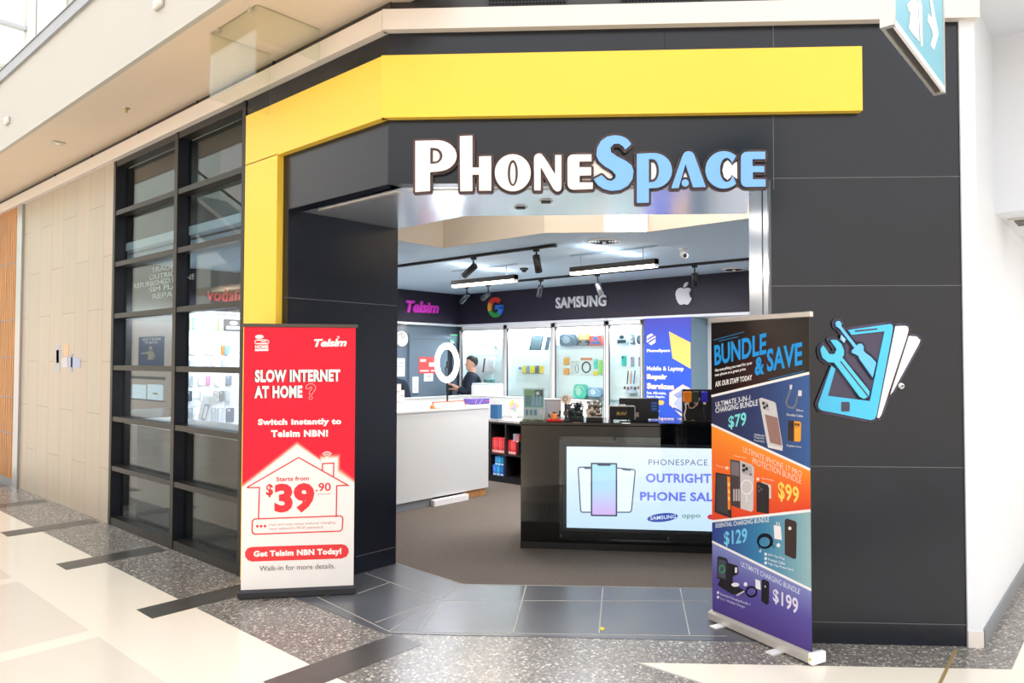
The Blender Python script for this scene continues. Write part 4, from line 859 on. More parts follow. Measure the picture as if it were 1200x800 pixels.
P_((677, 398.5, 690, 404.5), (62, 64, 72), 'black flat box under an orange one in the third cabinet', 'box', 'product_box')
P_((690.5, 393, 705, 404.5), (222, 92, 84), 'red and blue box at the end of the third cabinet top shelf', 'box', 'product_box', col2=(76, 116, 190))
P_((660, 417, 668, 428), (250, 172, 52), 'upper orange hanging pack in the third cabinet', 'pack', 'hanging_pack', 'pack'); P_((660, 429.5, 668, 439.5), (250, 160, 60), 'lower orange hanging pack in the third cabinet', 'pack', 'hanging_pack', 'pack')
P_((668.5, 423, 673, 439), (186, 190, 196), 'white cable pack beside the orange packs in the third cabinet', 'cable', 'cable_pack', 'cable'); P_((673.5, 423, 678.5, 439), (96, 100, 110), 'dark cable pack third along in the third cabinet', 'cable', 'cable_pack', 'cable', col2=(220, 222, 226))
P_((680, 419, 694, 439.5), (60, 62, 70), 'large white pack with a coiled black cable in the third cabinet', 'cable', 'cable_pack', 'cable', col2=(226, 140, 90))
P_((695.5, 418.5, 701, 433), (96, 216, 206), 'tall aqua hanging pack in the third cabinet', 'pack', 'hanging_pack', 'pack'); P_((701.5, 418.5, 706, 440), (150, 222, 80), 'tall lime green hanging pack in the third cabinet', 'pack', 'hanging_pack', 'pack'); P_((695, 433.5, 701, 440), (250, 220, 60), 'small yellow pack under the aqua pack in the third cabinet', 'pack', 'hanging_pack', 'pack')
P_((672, 450, 687, 467), (92, 214, 190), 'large mint green pouch low in the third cabinet', 'pouch', 'pouch', 'phones', col2=(190, 240, 226)); P_((689, 454, 704, 465), (150, 190, 232), 'pale blue pouch beside the mint green one in the third cabinet', 'pouch', 'pouch', 'phones', col2=(236, 242, 250))
P_((722, 391, 735, 403.5), (176, 190, 206), 'pale box with a black mouse on the fourth cabinet top shelf', 'box', 'mouse_box', col2=(52, 58, 66)); P_((738, 391, 742.5, 403.5), (92, 106, 122), 'slim dark box between two larger boxes in the fourth cabinet', 'box', 'product_box'); P_((746, 392.5, 757, 403), (66, 76, 88), 'dark rounded headset box on the fourth cabinet top shelf', 'box', 'headset_box', 'phones', col2=(110, 122, 136))
P_((728, 414.5, 734.5, 429.5), (76, 206, 198), 'turquoise phone case pack in the fourth cabinet', 'phone case', 'case_pack', 'pack', col2=(60, 70, 80))
for i, (xa, xb) in enumerate(((739, 743.5), (748, 752.5))): P_((xa, 416, xb, 430), (176, 168, 190), ('first','second')[i]+' mauve striped pack after the turquoise case in the fourth cabinet', 'phone case', 'case_pack', 'pack', col2=(120, 116, 140))
for (xa, xb, c, nm) in ((734.5, 736.5, (70, 66, 70), 'black'), (738.5, 740.5, (240, 140, 80), 'orange'), (742, 744.6, (44, 140, 220), 'bright blue'), (750, 752, (70, 72, 80), 'grey')):
    P_((xa, 435.5, xb, 450), c, f'{nm} stylus pen hanging in the fourth cabinet', 'pen', 'stylus_pen', 'stick')
for i in range(6): P_((731+i*4, 452, 733+i*4, 456+(i % 2)*2), [(90, 92, 110), (200, 110, 100), (110, 130, 190)][i % 3], 'tiny charm hanging in the row under the pens in the fourth cabinet', 'charm', 'charm_pack', 'pack', group='tiny charms under the pens')
P_((733, 457, 744, 461), (200, 212, 236), 'pale lilac tray of small parts in the fourth cabinet', 'tray', 'parts_tray')
P_((565.5, 421, 568.5, 436), (128, 92, 84), 'brown selfie stick standing in the first cabinet', 'stick', 'selfie_stick', 'stick'); P_((567, 444, 577, 449), (128, 182, 190), 'teal flat box behind the man in the first cabinet', 'box', 'product_box')
for i, (xa, ya, xb, yb_, c) in enumerate(((562, 400, 568, 403, (200, 206, 212)), (578, 402, 582, 406, (196, 204, 210)), (571, 437, 578, 446, (226, 230, 236)), (579, 446, 587, 458, (230, 226, 224)), (572, 420, 580, 432, (232, 236, 240)))):
    P_((xa, ya, xb, yb_), c, ('pale grey flat box high in the first cabinet', 'pale grey small box high at the edge of the first cabinet', 'white pack above the teal box in the first cabinet', 'white pack low at the edge of the first cabinet', 'white pack at mid height beside the brown stick in the first cabinet')[i], 'pack', 'white_pack', 'pack')

# ------------------------------------------------------------------ slat wall seen through the shop window
SL = MB(); SL.box(W0, (3.98, 6.6), (9.25, 9.28), (.1, BZ-.04), 'backboard')
for i in range(22): SL.box(W0, (3.98, 6.6), (9.235, 9.25), (.15+i*.1, .24+i*.1), 'backboard')
struct(SL.build('wall_slat_panel'))
cW = crop(205, 360, 5.165)
def W_(rect, col, label, cat='phone case', name='case_pack', style='pack', dy=.011, **k):
    (xa, ya), (xb, yb_) = cW([(rect[0], rect[1]), (rect[2], rect[3])]); return product(TEL, dy+.05, (xa, ya, xb, yb_), col, label, cat, name, style, **k)
W_((108, 62, 226, 140), (160, 190, 226), 'pale blue framed tablet on the top row behind the window', 'tablet', 'framed_tablet', 'box', col2=(246, 248, 250), dep=.03); W_((298, 70, 412, 146), (62, 66, 74), 'black framed tablet on the top row behind the window', 'tablet', 'framed_tablet', 'box', col2=(240, 242, 246), dep=.03)
for xa, xb, s in ((70, 92, 'beside the pale blue tablet'), (258, 276, 'between the two framed tablets')): W_((xa, 52, xb, 150), (150, 206, 110), 'green leafy hanging strip '+s, 'decoration', 'hanging_strip', 'pack')
rows = [(216, 292, [(56, 80, (240, 214, 190), 'cream'), (84, 130, (214, 216, 216), 'light grey'), (178, 210, (248, 196, 190), 'blush pink'), (212, 246, (250, 206, 196), 'peach'), (278, 298, (246, 120, 50), 'orange'), (299, 332, (120, 178, 226), 'sky blue')], 'top row of cases'),
        (310, 362, [(60, 84, (176, 186, 200), 'steel grey'), (88, 122, (206, 212, 220), 'silver'), (176, 212, (206, 196, 236), 'lilac'), (218, 244, (196, 206, 232), 'pale blue'), (276, 328, (190, 200, 236), 'periwinkle')], 'second row of cases'),
        (402, 476, [(40, 62, (70, 80, 92), 'charcoal'), (70, 112, (184, 194, 202), 'clear grey'), (140, 176, (222, 222, 222), 'off white'), (186, 216, (230, 130, 190), 'magenta'), (236, 280, (240, 242, 242), 'white'), (304, 346, (140, 150, 166), 'slate')], 'third row of cases'),
        (494, 572, [(34, 52, (246, 160, 96), 'apricot'), (66, 106, (92, 104, 122), 'dark slate'), (150, 182, (220, 226, 230), 'frosted'), (232, 262, (200, 196, 196), 'stone'), (266, 296, (140, 140, 146), 'mid grey'), (300, 336, (206, 214, 222), 'ice blue')], 'fourth row of cases'),
        (592, 700, [(44, 76, (196, 202, 210), 'smoke'), (78, 110, (176, 184, 194), 'ash'), (218, 252, (180, 188, 200), 'blue grey'), (256, 300, (206, 210, 216), 'pearl'), (304, 362, (110, 118, 140), 'dark indigo')], 'lowest row of cases')]
for y0, y1, its, rn in rows:
    for xa, xb, c, nm in its: W_((xa, y0, xb, y1), c, f'{nm} phone case pack in the {rn} behind the window', group='phone cases on the slat wall')
    zr = TEL.at(*cW([(60, y0)])[0], -.02)[1]
x, z = TEL.at(205+180/5.165, 360+636/5.165, -.35); f = Fr((0, 8.8), (1, 0)); pl = [f.at(*p_) for p_ in cW([(125, 735), (185, 740), (240, 540), (178, 530)])]
t = thing('leaning_board', 'white advertising board leaning in the window display', 'sign', f.pt((pl[0][0]+pl[1][0])/2, 0, min(p_[1] for p_ in pl)))
MB().prism(pl, f, 0, .012, 'print', (240, 246, 252)).build('board', t)
mb = MB(); cc = [sum(p_[i] for p_ in pl)/4 for i in (0, 1)]; mb.flat([(cc[0]+(x-cc[0])*.5, cc[1]+(z-cc[1])*.5) for x, z in pl], f, -.001, (150, 176, 214)); mb.flat([(cc[0]+(x-cc[0])*.3, cc[1]+(z-cc[1])*.35) for x, z in pl], f, -.0016, (246, 248, 252)); mb.build('print_panel', t)
struct(MB().box(W0, (3.6, 6.6), (8.72, 9.235), (min(p_[1] for p_ in pl)-.04, min(p_[1] for p_ in pl)), 'white_shop').build('wall_display_shelf'))

# ------------------------------------------------------------------ grey door, clock and notices
DW = Fr((0, 9.28), (1, 0)); X_ = lambda px, py=420: DW.x(px, 0, py)
d = thing('door_1', '', '', (8.3, 9.28, 0)); del d['label'], d['category']; d['kind'] = 'structure'
xa, xb = X_(481), X_(530); zt = 2.12
MB().box(DW, (xa, xb), (-.045, -.005), (.01, zt), 'grey_wall').build('leaf', d)
mb = MB()
for xs in ((xa-.07, xa), (xb, xb+.07)): mb.box(DW, xs, (-.06, 0), (0, zt), 'grey_wall')
mb.box(DW, (xa-.07, xb+.07), (-.06, 0), (zt, zt+.07), 'grey_wall'); mb.build('frame', d)
mb = MB(); mb.box(DW, (X_(522.5), X_(528)), (-.048, -.0445), (.3, 2.0), 'frame_dark'); mb.build('dark_gap', d)  # dark strip drawn for the black upright gap in the door
def notice(name, label, cat, rect, col, inner, fr=DW, yd=-.05):
    (xa_, z1), (xb_, z0) = fr.at(rect[0], rect[1], yd), fr.at(rect[2], rect[3], yd); mb = MB(); mb.box(fr, (xa_, xb_), (yd, yd+.004), (z0, z1), 'print', col)
    for (u0, v0, u1, v1, c) in inner: mb.flat([(xa_+(xb_-xa_)*u, z0+(z1-z0)*v) for u, v in ((u0, v0), (u1, v0), (u1, v1), (u0, v1))], fr, yd-.001, c)
    return tag(mb.build(name), label, cat)
notice('safety_poster', 'red and white notice fixed to the grey door', 'notice', (491, 418, 514, 437), (236, 84, 84), [(.06, .7, .35, .86, (250, 220, 220)), (.5, .4, .8, .66, (250, 230, 230)), (.06, .1, .5, .2, (250, 220, 220)), (.6, .1, .92, .2, (250, 220, 220))])
notice('paper_note', 'small white paper note below the red notice on the door', 'notice', (497, 437.5, 507.5, 446.5), (240, 240, 238), [(.2, .5, .8, .8, (206, 206, 206)), (.3, .2, .7, .35, (206, 206, 206))], yd=-.049)
notice('paper_note', 'white paper sheet on the wall under the clock', 'notice', (464, 419.5, 474.5, 441), (238, 240, 242), [(.2, .7, .8, .8, (205, 208, 212)), (.2, .5, .8, .58, (205, 208, 212))], yd=-.004)
x0, z1 = DW.at(528.5, 391.5, -.05); x1, z0 = DW.at(536.5, 402.5, -.05); t = thing('exit_sign', 'green and white running figure exit sign beside the grey door', 'sign', DW.pt((x0+x1)/2, -.03, z0))
MB().cbox(DW, (x0, x1), (-.05, -.001), (z0, z1), 'lamp_white').build('housing', t)
mb = MB(); w_ = x1-x0; h_ = z1-z0; mb.box(DW, (x0+.01, x1-.01), (-.053, -.0495), (z0+.03, z1-.008), 'exit_glow'); U = lambda u, v: (x0+w_*(.5+(u-.5)*.7), z0+h_*(.58+(v-.55)*.62))
mb.flat([U(.3, .3), U(.42, .3), U(.52, .5), U(.66, .3), U(.76, .34), U(.62, .6), U(.74, .66), U(.72, .72), U(.5, .74), U(.34, .62), U(.38, .56), U(.48, .62), U(.42, .46)], DW, -.0536, (245, 250, 246)); mb.flat(ell(*U(.6, .82), w_*.08, h_*.07, 10), DW, -.0536, (245, 250, 246)); mb.build('face', t)
x, z = DW.at(470.5, 397, -.02); r = .13; t = thing('wall_clock', 'round white wall clock on the grey wall by the dark entrance side', 'clock', DW.pt(x, -.02, z-r))
MB().lathe(DW.pt(x, 0, z), [(r, 0), (r, .035), (r-.012, .04), (r-.016, .03), (0, .03)], 'lamp_white', axis=-DW.ay, n=32).build('case', t)
mb = MB(); mb.stroke([(x, z), (x+.05, z+.05)], DW, -.033, .008, (60, 60, 66)); mb.stroke([(x, z), (x-.02, z+.09)], DW, -.034, .005, (60, 60, 66)); mb.build('hand', t)
mb = MB()
for i in range(12):
    a_ = i*PI/6; mb.stroke([(x+.085*math.cos(a_), z+.085*math.sin(a_)), (x+.1*math.cos(a_), z+.1*math.sin(a_))], DW, -.0315, .006, (150, 152, 160))
mb.build('dial', t)
x0, z1 = DW.at(482.5, 441.5, -.05); x1, z0 = DW.at(489, 460.5, -.05); t = thing('intercom_panel', 'tall white entry phone on the grey door edge', 'intercom', DW.pt((x0+x1)/2, -.07, z0))
MB().cbox(DW, (x0, x1), (-.085, -.046), (z0, z1), 'lamp_white', b=.01).build('body', t)
mb = MB()
for i in range(6):
    for j in range(2): mb.cbox(DW, (x0+.02+j*.035, x0+.042+j*.035), (-.09, -.084), (z0+.04+i*.03, z0+.058+i*.03), 'print', (190, 196, 204))
mb.build('button', t)

# ------------------------------------------------------------------ repair poster on the pillar
PL = Fr((8.93, 0), (0, -1)); xa, xb = PL.x(755.5, 0, 400), PL.x(810, 0, 400)
mat('pillar_blue', (140, 170, 184), .6); struct(MB().box(PL, (xa, xb), (0, .49), (0, BZ-.036), 'pillar_blue').build('wall_pillar'))
cP = crop(640, 340, 5.715); y = -.006
mb = MB(); z1 = BZ-.036; mb.box(PL, (xa, xb), (-.006, -.0005), (.02, z1), 'print', (44, 86, 206)); y = -.0066
mb.grad(((xa, 1.9), (xb, 1.9), (xb, z1), (xa, z1)), PL, y, (70, 70, 190), (44, 86, 206), vert=True); y -= .0006
def pp(pts): return loc(PL, cP(pts), y)
mb.flat(pp([(822, 275), (968, 350), (968, 526), (846, 455)]), PL, y, (252, 206, 110)); hexa = [(703, 288), (733, 306), (733, 348), (703, 368), (674, 348), (674, 306)]; mb.flat(pp(hexa), PL, y, (240, 240, 250))
y -= .0006; mb.stroke(pp([(680, 330), (700, 316), (726, 302)]), PL, y, .02, (64, 74, 196)); mb.stroke(pp([(682, 352), (705, 336), (728, 322)]), PL, y, .02, (64, 74, 196))
tx(PL, mb, 'PhoneSpace', cP, (674, 394), (830, 392), (674, 420), (830, 418), (244, 246, 252), bold=.04); tx(PL, mb, 'Mobile & Laptop', cP, (674, 508), (920, 510), (674, 546), (920, 548), (244, 246, 252), bold=.03)
for dx, c_ in ((-3, (250, 176, 110)), (2, (252, 246, 240))):
    tx(PL, mb, 'Repair', cP, (676+dx, 560), (808+dx, 562), (676+dx, 604), (808+dx, 606), c_, bold=.05); tx(PL, mb, 'Services', cP, (676+dx, 620), (854+dx, 626), (676+dx, 660), (854+dx, 666), c_, bold=.05); y -= .0005
tx(PL, mb, 'Fast, Affordable,', cP, (674, 676), (805, 680), (674, 698), (805, 702), (230, 236, 250), bold=.04); tx(PL, mb, 'Expert Repairs.', cP, (674, 702), (796, 706), (674, 722), (796, 726), (230, 236, 250), bold=.04)
mb.flat(pp([(720, 736), (782, 738), (792, 750), (782, 768), (720, 766)]), PL, y, (250, 190, 100))
hx = [(915, 634), (975, 668), (975, 850), (915, 850), (828, 760), (826, 690)]
mb.flat(pp([(915, 630), (967, 656), (967, 850), (905, 845), (824, 765), (824, 686)]), PL, y, (250, 196, 150)); y -= .0005; mb.flat(pp([(915, 638), (967, 664), (967, 845), (905, 838), (830, 762), (830, 690)]), PL, y, (244, 244, 250)); y -= .0005
mb.flat(pp([(850, 700), (925, 656), (960, 672), (878, 724)]), PL, y, (150, 162, 204)); mb.flat(pp([(850, 760), (900, 700), (955, 720), (955, 800), (895, 810)]), PL, y, (176, 186, 222)); mb.stroke(pp([(858, 790), (930, 830)]), PL, y, .03, (64, 96, 200))
for i in range(3): tx(PL, mb, ('Screen Repair', 'Battery', 'Warranty')[i], cP, (674, 800+i*40), (760, 802+i*40), (674, 818+i*40), (760, 820+i*40), (236, 240, 252), bold=.03)
o = mb.build('wall_poster'); tag(o, 'tall blue repair services poster on the shop pillar behind the black counter', 'poster')

# ------------------------------------------------------------------ black front counter with the screen
a, b_ = ground(610, 642), ground(831, 648.5); BC = Fr((a.x, a.y), (b_.x-a.x, b_.y-a.y)); H1 = BC.at(612, 494)[1]; LB = 2.05
t = thing('sales_counter', 'glossy black sales counter with a built-in advertising screen', 'counter', BC.pt(LB/2, .3, 0))
mb = MB(); mb.cbox(BC, (0, LB), (0, .62), (.0, H1-.03), 'black_gloss', b=.004); mb.build('body', t)
mb = MB(); mb.cbox(BC, (-.012, LB+.01), (-.012, .64), (H1-.028, H1), 'black_gloss', b=.003); mb.build('worktop', t)
mb = MB(); mb.box(BC, (-.002, LB), (-.006, -.0005), (0, .06), 'black'); mb.build('kick_board', t)
sx0, sz1 = BC.at(664, 523, -.015); sz0 = BC.at(664, 618, -.015)[1]; sx1 = sx0+1.46
mb = MB(); xo, zo1 = BC.at(655.5, 511, -.03); zo0 = BC.at(656, 632, -.03)[1]
mb.box(BC, (sx0-.03, sx1+.03), (-.012, -.0005), (sz0-.03, sz1+.03), 'charcoal'); d = mb.build('display', t)
y = -.0135; mb = MB()
def Q(px, py): return BC.at(px, py, y)
mb.grad(((sx0, sz0), (sx1, sz0), (sx1, sz1), (sx0, sz1)), BC, y, (250, 252, 254), (214, 234, 248), m='screen', vert=True, n=12); y -= .0008
S_ = dict(m='screen')
c6s, c7s = crop(600, 440, 5), crop(600, 560, 3.3333)
tx(BC, mb, 'PHONESPACE', c6s, (800, 490), (1146, 492), (800, 524), (1146, 527), (104, 112, 158), space=1.15, **S_)
tx(BC, mb, 'OUTRIGHT', c6s, (784, 572), (1168, 574), (784, 626), (1168, 630), (132, 138, 236), bold=.035, **S_)
tx(BC, mb, 'PHONE SALE', c6s, (750, 680), (1218, 684), (750, 732), (1218, 738), (122, 128, 232), bold=.035, **S_)
def sphone(pts, c, fill):
    P = [Q(*p_) for p_ in pts]; mb.flat(P, BC, y, fill, 'screen'); mb.stroke(P, BC, y-.0004, .011, c, m='screen', closed=True)
sphone(crop(600, 440, 5)([(388, 546), (396, 536), (468, 536), (468, 800), (410, 800), (402, 790)]), (84, 92, 112), (250, 252, 255))
sphone(crop(600, 440, 5)([(612, 540), (714, 550), (722, 560), (700, 790), (690, 800), (612, 800)]), (84, 92, 112), (250, 252, 255)); y -= .0008
P4 = [Q(*p_) for p_ in crop(600, 440, 5)([(466, 818), (612, 820), (612, 516), (466, 514)])]
mb.grad((P4[0], P4[1], P4[2], P4[3]), BC, y, (186, 236, 246), (232, 186, 240), m='screen', vert=True, n=14, cm=(200, 228, 250)); mb.stroke(P4, BC, y-.0004, .014, (66, 74, 98), m='screen', closed=True)
mb.flat([Q(*p_) for p_ in c6s([(496, 516), (582, 517), (574, 529), (504, 528)])], BC, y-.0008, (66, 74, 98), 'screen')
for pts in ([(420, 538), (464, 538), (460, 547), (426, 547)], [(640, 545), (700, 551), (694, 558), (650, 554)]): mb.flat([Q(*p_) for p_ in c6s(pts)], BC, y-.0008, (84, 92, 112), 'screen')
mb.flat([Q(*p_) for p_ in c7s([(588+60*math.cos(a_), 154+17*math.sin(a_)-6*math.cos(a_)) for a_ in [i*PI/12 for i in range(24)]])], BC, y, (60, 84, 170), 'screen'); y -= .0006
tx(BC, mb, 'SAMSUNG', c7s, (540, 150), (640, 142), (540, 164), (640, 157), (246, 248, 255), bold=.01, **S_); tx(BC, mb, 'oppo', c7s, (664, 142), (736, 142), (664, 162), (736, 160), (120, 160, 150), bold=.02, **S_)
mb.flat([Q(*p_) for p_ in c7s(ell(776, 152, 13, 10, 16))], BC, y, (226, 60, 80), 'screen')
mb.build('screen', d)
MB().box(BC, (xo, sx1+.07), (-.034, -.028), (zo0, zo1), 'acrylic').build('cover_sheet', t)
for px, py in ((658, 513), (720, 514), (657, 573), (657, 628), (783, 631)):
    x, z = BC.at(px, py, -.034); MB().lathe(BC.pt(x, -.0005, z), [(.009, 0), (.009, .034), (.012, .034), (.012, .04), (0, .041)], 'frame_metal', axis=-BC.ay, n=12).build('bolt', t)
MB().box(BC, (BC.x(716, -.03, 630), BC.x(786, -.03, 630)), (-.04, -.0345), (zo0+.0, zo0+.02), 'dark_steel').build('bracket', t)
light('screen_light', 'AREA', BC.pt((sx0+sx1)/2, -.06, (sz0+sz1)/2), 4, (226, 238, 255), 1.3, .7, aim=BC.pt((sx0+sx1)/2, -1.2, (sz0+sz1)/2-.1)) if False else None

# things on the black counter
HT = H1+.0005
def item(px0, px1, ytop, yd): # local x range and height of something standing on the counter
    x0, x1 = BC.x(px0, yd, 485), BC.x(px1, yd, 485); return x0, x1, BC.at((px0+px1)/2, ytop, yd)[1]
yd = .16; x0, x1, zt = item(613.5, 638, 455.5, yd); t = thing('poster_stand', 'green and blue leaflet in a clear stand at the end of the black counter', 'leaflet stand', BC.pt((x0+x1)/2, yd, HT))
mb = MB(); mb.box(BC, (x0, x1), (yd-.006, yd-.003), (HT, zt+.006), 'acrylic'); mb.box(BC, (x0, x1), (yd+.004, yd+.007), (HT, zt+.006), 'acrylic'); mb.box(BC, (x0, x1), (yd-.05, yd+.06), (HT, HT+.004), 'acrylic'); mb.build('holder', t)
mb = MB(); y = yd-.0012; mb.box(BC, (x0+.004, x1-.004), (y, y+.003), (HT+.01, zt), 'print', (206, 236, 232)); w_ = x1-x0; h_ = zt-HT; U = lambda u, v: (x0+w_*u, HT+h_*v); y -= .0005
mb.flat([U(.06, .42), U(.94, .42), U(.94, .97), U(.06, .97)], BC, y, (104, 186, 186)); y -= .0004; mb.flat([U(.06, .8), U(.5, .8), U(.5, .97), U(.06, .97)], BC, y, (140, 200, 140)); mb.flat([U(.56, .75), U(.94, .75), U(.94, .97), U(.56, .97)], BC, y, (52, 96, 104)); y -= .0004
mb.flat(ell(*U(.68, .86), w_*.09, h_*.06, 14), BC, y, (230, 240, 240))
for u in (.4, .58, .74): mb.flat([U(u-.02, .46), U(u+.12, .46), U(u+.1, .78), U(u+.04, .8)], BC, y, (150, 206, 232))
for i in range(6): mb.flat([U(.1, .76-i*.05), U(.36, .76-i*.05), U(.36, .775-i*.05), U(.1, .775-i*.05)], BC, y, (42, 96, 120))
for i in range(3): mb.flat([U(.1+i*.2, .16), U(.24+i*.2, .16), U(.24+i*.2, .34), U(.1+i*.2, .34)], BC, y, (96, 160, 190))
mb.flat([U(.74, .18), U(.94, .18), U(.94, .36), U(.74, .36)], BC, y, (246, 248, 248)); mb.build('leaflet', t)
yd = .3; x0, x1, zt = item(638, 657, 467.5, yd); t = thing('acrylic_box', 'frosted grey box behind the small figurine on the black counter', 'box', BC.pt((x0+x1)/2, yd, HT))
mb = MB(); mb.cbox(BC, (x0, x1), (yd, yd+.12), (HT, zt-.012), 'print', (206, 206, 216), b=.008); mb.build('body', t); mb = MB(); mb.cbox(BC, (x0-.004, x1+.004), (yd-.004, yd+.124), (zt-.012, zt), 'print', (190, 190, 200)); mb.build('lid', t)
yd = .1; x0, x1, zt = item(640.5, 659.5, 476, yd); cx = (x0+x1)/2; t = thing('figurine', 'tiny orange and black figurine on a red base', 'figurine', BC.pt(cx, yd, HT))
mb = MB(); mb.cbox(BC, (x0, x1), (yd-.06, yd+.06), (HT, HT+.02), 'gloss', (222, 30, 34), b=.008); mb.build('base', t)
mb = MB(); q = lambda dx, dz: BC.pt(cx+dx, yd, HT+dz); mb.lathe(q(-.005, .02), [(.03, 0), (.036, .02), (.028, .05), (.012, .062), (0, .064)], 'gloss', (240, 160, 84), n=14); mb.lathe(q(-.004, .075), [(0, -.018), (.018, -.012), (.022, 0), (.018, .012), (0, .018)], 'gloss', (34, 28, 30), n=14)
mb.tube([q(-.03, .055), q(-.05, .04), q(-.056, .066)], .008, 'gloss', (36, 30, 30), n=8); mb.tube([q(.025, .055), q(.045, .05), q(.05, .082)], .01, 'gloss', (36, 30, 30), n=8)
mb.lathe(q(-.056, .075), [(0, -.012), (.012, 0), (0, .012)], 'gloss', (244, 190, 90), n=10); mb.lathe(q(.05, .09), [(0, -.013), (.013, 0), (0, .013)], 'gloss', (40, 34, 34), n=10); mb.build('figure', t)
def gear(mb, fr, cx, cz, y0, y1, r, n, m, col=(200, 200, 200)):
    pts = []
    for i in range(n):
        for da, rr in ((-.3, .82), (-.2, 1), (.2, 1), (.3, .82)):
            a_ = 2*PI*(i+da)/n; pts.append((cx+r*rr*math.cos(a_), cz+r*rr*math.sin(a_)))
    mb.prism(pts, fr, y0, y1, m, col, holes=[ell(cx, cz, r*.22, r*.22, 12)])
yd = .055; x0, x1, zt = item(657.5, 669.5, 462, yd); cx = (x0+x1)/2; r = (x1-x0)/2; t = thing('metal_model', 'metal gear wheel flower model on a dark post beside the figurine', 'model', BC.pt(cx, yd, HT))
mb = MB(); gear(mb, BC, cx, zt-r, yd-.012, yd+.004, r, 10, 'metal_c', (196, 184, 172)); gear(mb, BC, cx-.008, zt-r+.008, yd-.026, yd-.014, r*.6, 9, 'metal_c', (150, 140, 132)); mb.build('gear', t)
mb = MB(); mb.tube([BC.pt(cx, yd, HT+.02), BC.pt(cx-.006, yd, zt-r)], .013, 'charcoal', n=10); mb.cbox(BC, (cx-.03, cx+.03), (yd-.03, yd+.03), (HT, HT+.022), 'charcoal'); mb.box(BC, (cx-.024, cx+.02), (yd-.02, yd+.01), (HT+.06, HT+.1), 'frame_metal'); mb.build('post', t)
def engine(px0, px1, py, yd, label, c1, c2, c3):
    x0, x1, zt = item(px0, px1, py, yd); w_ = x1-x0; h_ = zt-HT; t = thing('metal_model', label, 'model', BC.pt((x0+x1)/2, yd, HT)); U = lambda u, v: (x0+w_*u, HT+h_*v)
    bx = lambda mb, u0, u1, v0, v1, y0, y1, m, c=(200, 200, 200): mb.cbox(BC, (x0+w_*u0, x0+w_*u1), (yd+y0, yd+y1), (HT+h_*v0, HT+h_*v1), m, c, b=.003)
    mb = MB(); bx(mb, 0, 1, 0, .16, -.05, .06, 'print', (38, 40, 44)); mb.build('base', t)
    mb = MB(); bx(mb, .06, .6, .16, .5, -.04, .05, 'metal_c', c1); bx(mb, .5, .95, .2, .42, -.03, .05, 'metal_c', c2); bx(mb, .1, .45, .52, .66, -.03, .04, 'metal_c', c2)
    for u in (.15, .32, .66, .82): mb.lathe(BC.pt(x0+w_*u, yd-.04, HT+h_*.34), [(h_*.1, 0), (h_*.1, .012), (h_*.05, .016), (0, .016)], 'metal_c', c3, axis=-BC.ay, n=14)
    mb.build('engine', t)
    mb = MB(); mb.lathe(BC.pt(x0+w_*.62, yd, HT+h_*.5), [(w_*.14, 0), (w_*.14, h_*.2), (w_*.1, h_*.26), (w_*.1, h_*.42), (0, h_*.44)], 'metal_c', c3, n=14); mb.build('cylinder', t)
    mb = MB(); mb.tube([BC.pt(x0+w_*.1, yd, HT+h_*.66), BC.pt(x0+w_*.3, yd-.01, HT+h_*.88), BC.pt(x0+w_*.62, yd, HT+h_*.9)], .005, 'metal_c', c1, n=6); mb.tube([BC.pt(x0+w_*.9, yd-.02, HT+h_*.4), BC.pt(x0+w_*.96, yd-.02, HT+h_*.75), BC.pt(x0+w_*.8, yd, HT+h_*.98)], .005, 'metal_c', c2, n=6); mb.build('pipe', t)
    rn = random.Random(int(px0)); mb = MB()
    for i in range(26):
        u, v = rn.random()*.92, .14+rn.random()*.7; du, dv = .05+rn.random()*.16, .04+rn.random()*.12; yy = -.05+rn.random()*.06
        if v+dv > .95: continue
        if i % 3: bx(mb, u, min(1, u+du), v, v+dv, yy, yy+.02+rn.random()*.03, 'metal_c', (c1, c2, c3)[i % 3])
        else: mb.lathe(BC.pt(x0+w_*(u+.04), yd+yy-.01, HT+h_*(v+dv/2)), [(h_*.09, 0), (h_*.09, .014), (h_*.04, .018), (0, .018)], 'metal_c', (c2, c3, c1)[i % 3], axis=-BC.ay, n=12)
    for i in range(3): mb.tube([BC.pt(x0+w_*(.15+.3*i), yd+.02, HT+h_*.2), BC.pt(x0+w_*(.18+.3*i), yd+.02, HT+h_*(.7+.1*i))], .007, 'metal_c', c2, n=6)
    mb.build('fittings', t)
    mb = MB(); gear(mb, BC, x0+w_*.2, HT+h_*.4, yd-.056, yd-.05, h_*.16, 10, 'metal_c', c3); mb.build('gear', t)
engine(664.5, 684, 470, .17, 'dark green and black metal engine model beside the gear flower', (44, 62, 62), (70, 76, 80), (38, 44, 50)); engine(687, 706.5, 467, .17, 'silver and bronze metal engine model beside the black speaker', (150, 146, 142), (116, 106, 98), (180, 172, 164))
yd = .12; x0, x1, zt = item(713.5, 744.5, 475.5, yd); t = thing('speaker', 'small black amplifier style speaker with gold script on the counter', 'speaker', BC.pt((x0+x1)/2, yd, HT))
mb = MB(); mb.cbox(BC, (x0, x1), (yd, yd+.13), (HT+.018, zt), 'charcoal', b=.006); mb.build('cabinet', t); mb = MB(); mb.box(BC, (x0+.006, x1-.006), (yd-.003, yd+.0005), (HT+.026, zt-.01), 'matte', (46, 47, 50)); mb.build('grille', t)
mb = MB(); mb.stroke([(x0+.003, HT+.02), (x0+.003, zt-.003), (x1-.003, zt-.003), (x1-.003, HT+.02)], BC, yd-.0035, .005, (226, 224, 218)); mb.build('piping', t)
mb = MB(); y = yd-.004; tx(BC, mb, 'Marshall', None, (722.5, 482), (734.5, 481.5), (722.5, 486.5), (734.5, 486), (214, 178, 96), bold=.005, shear=.35, space=1.); mb.build('script', t)
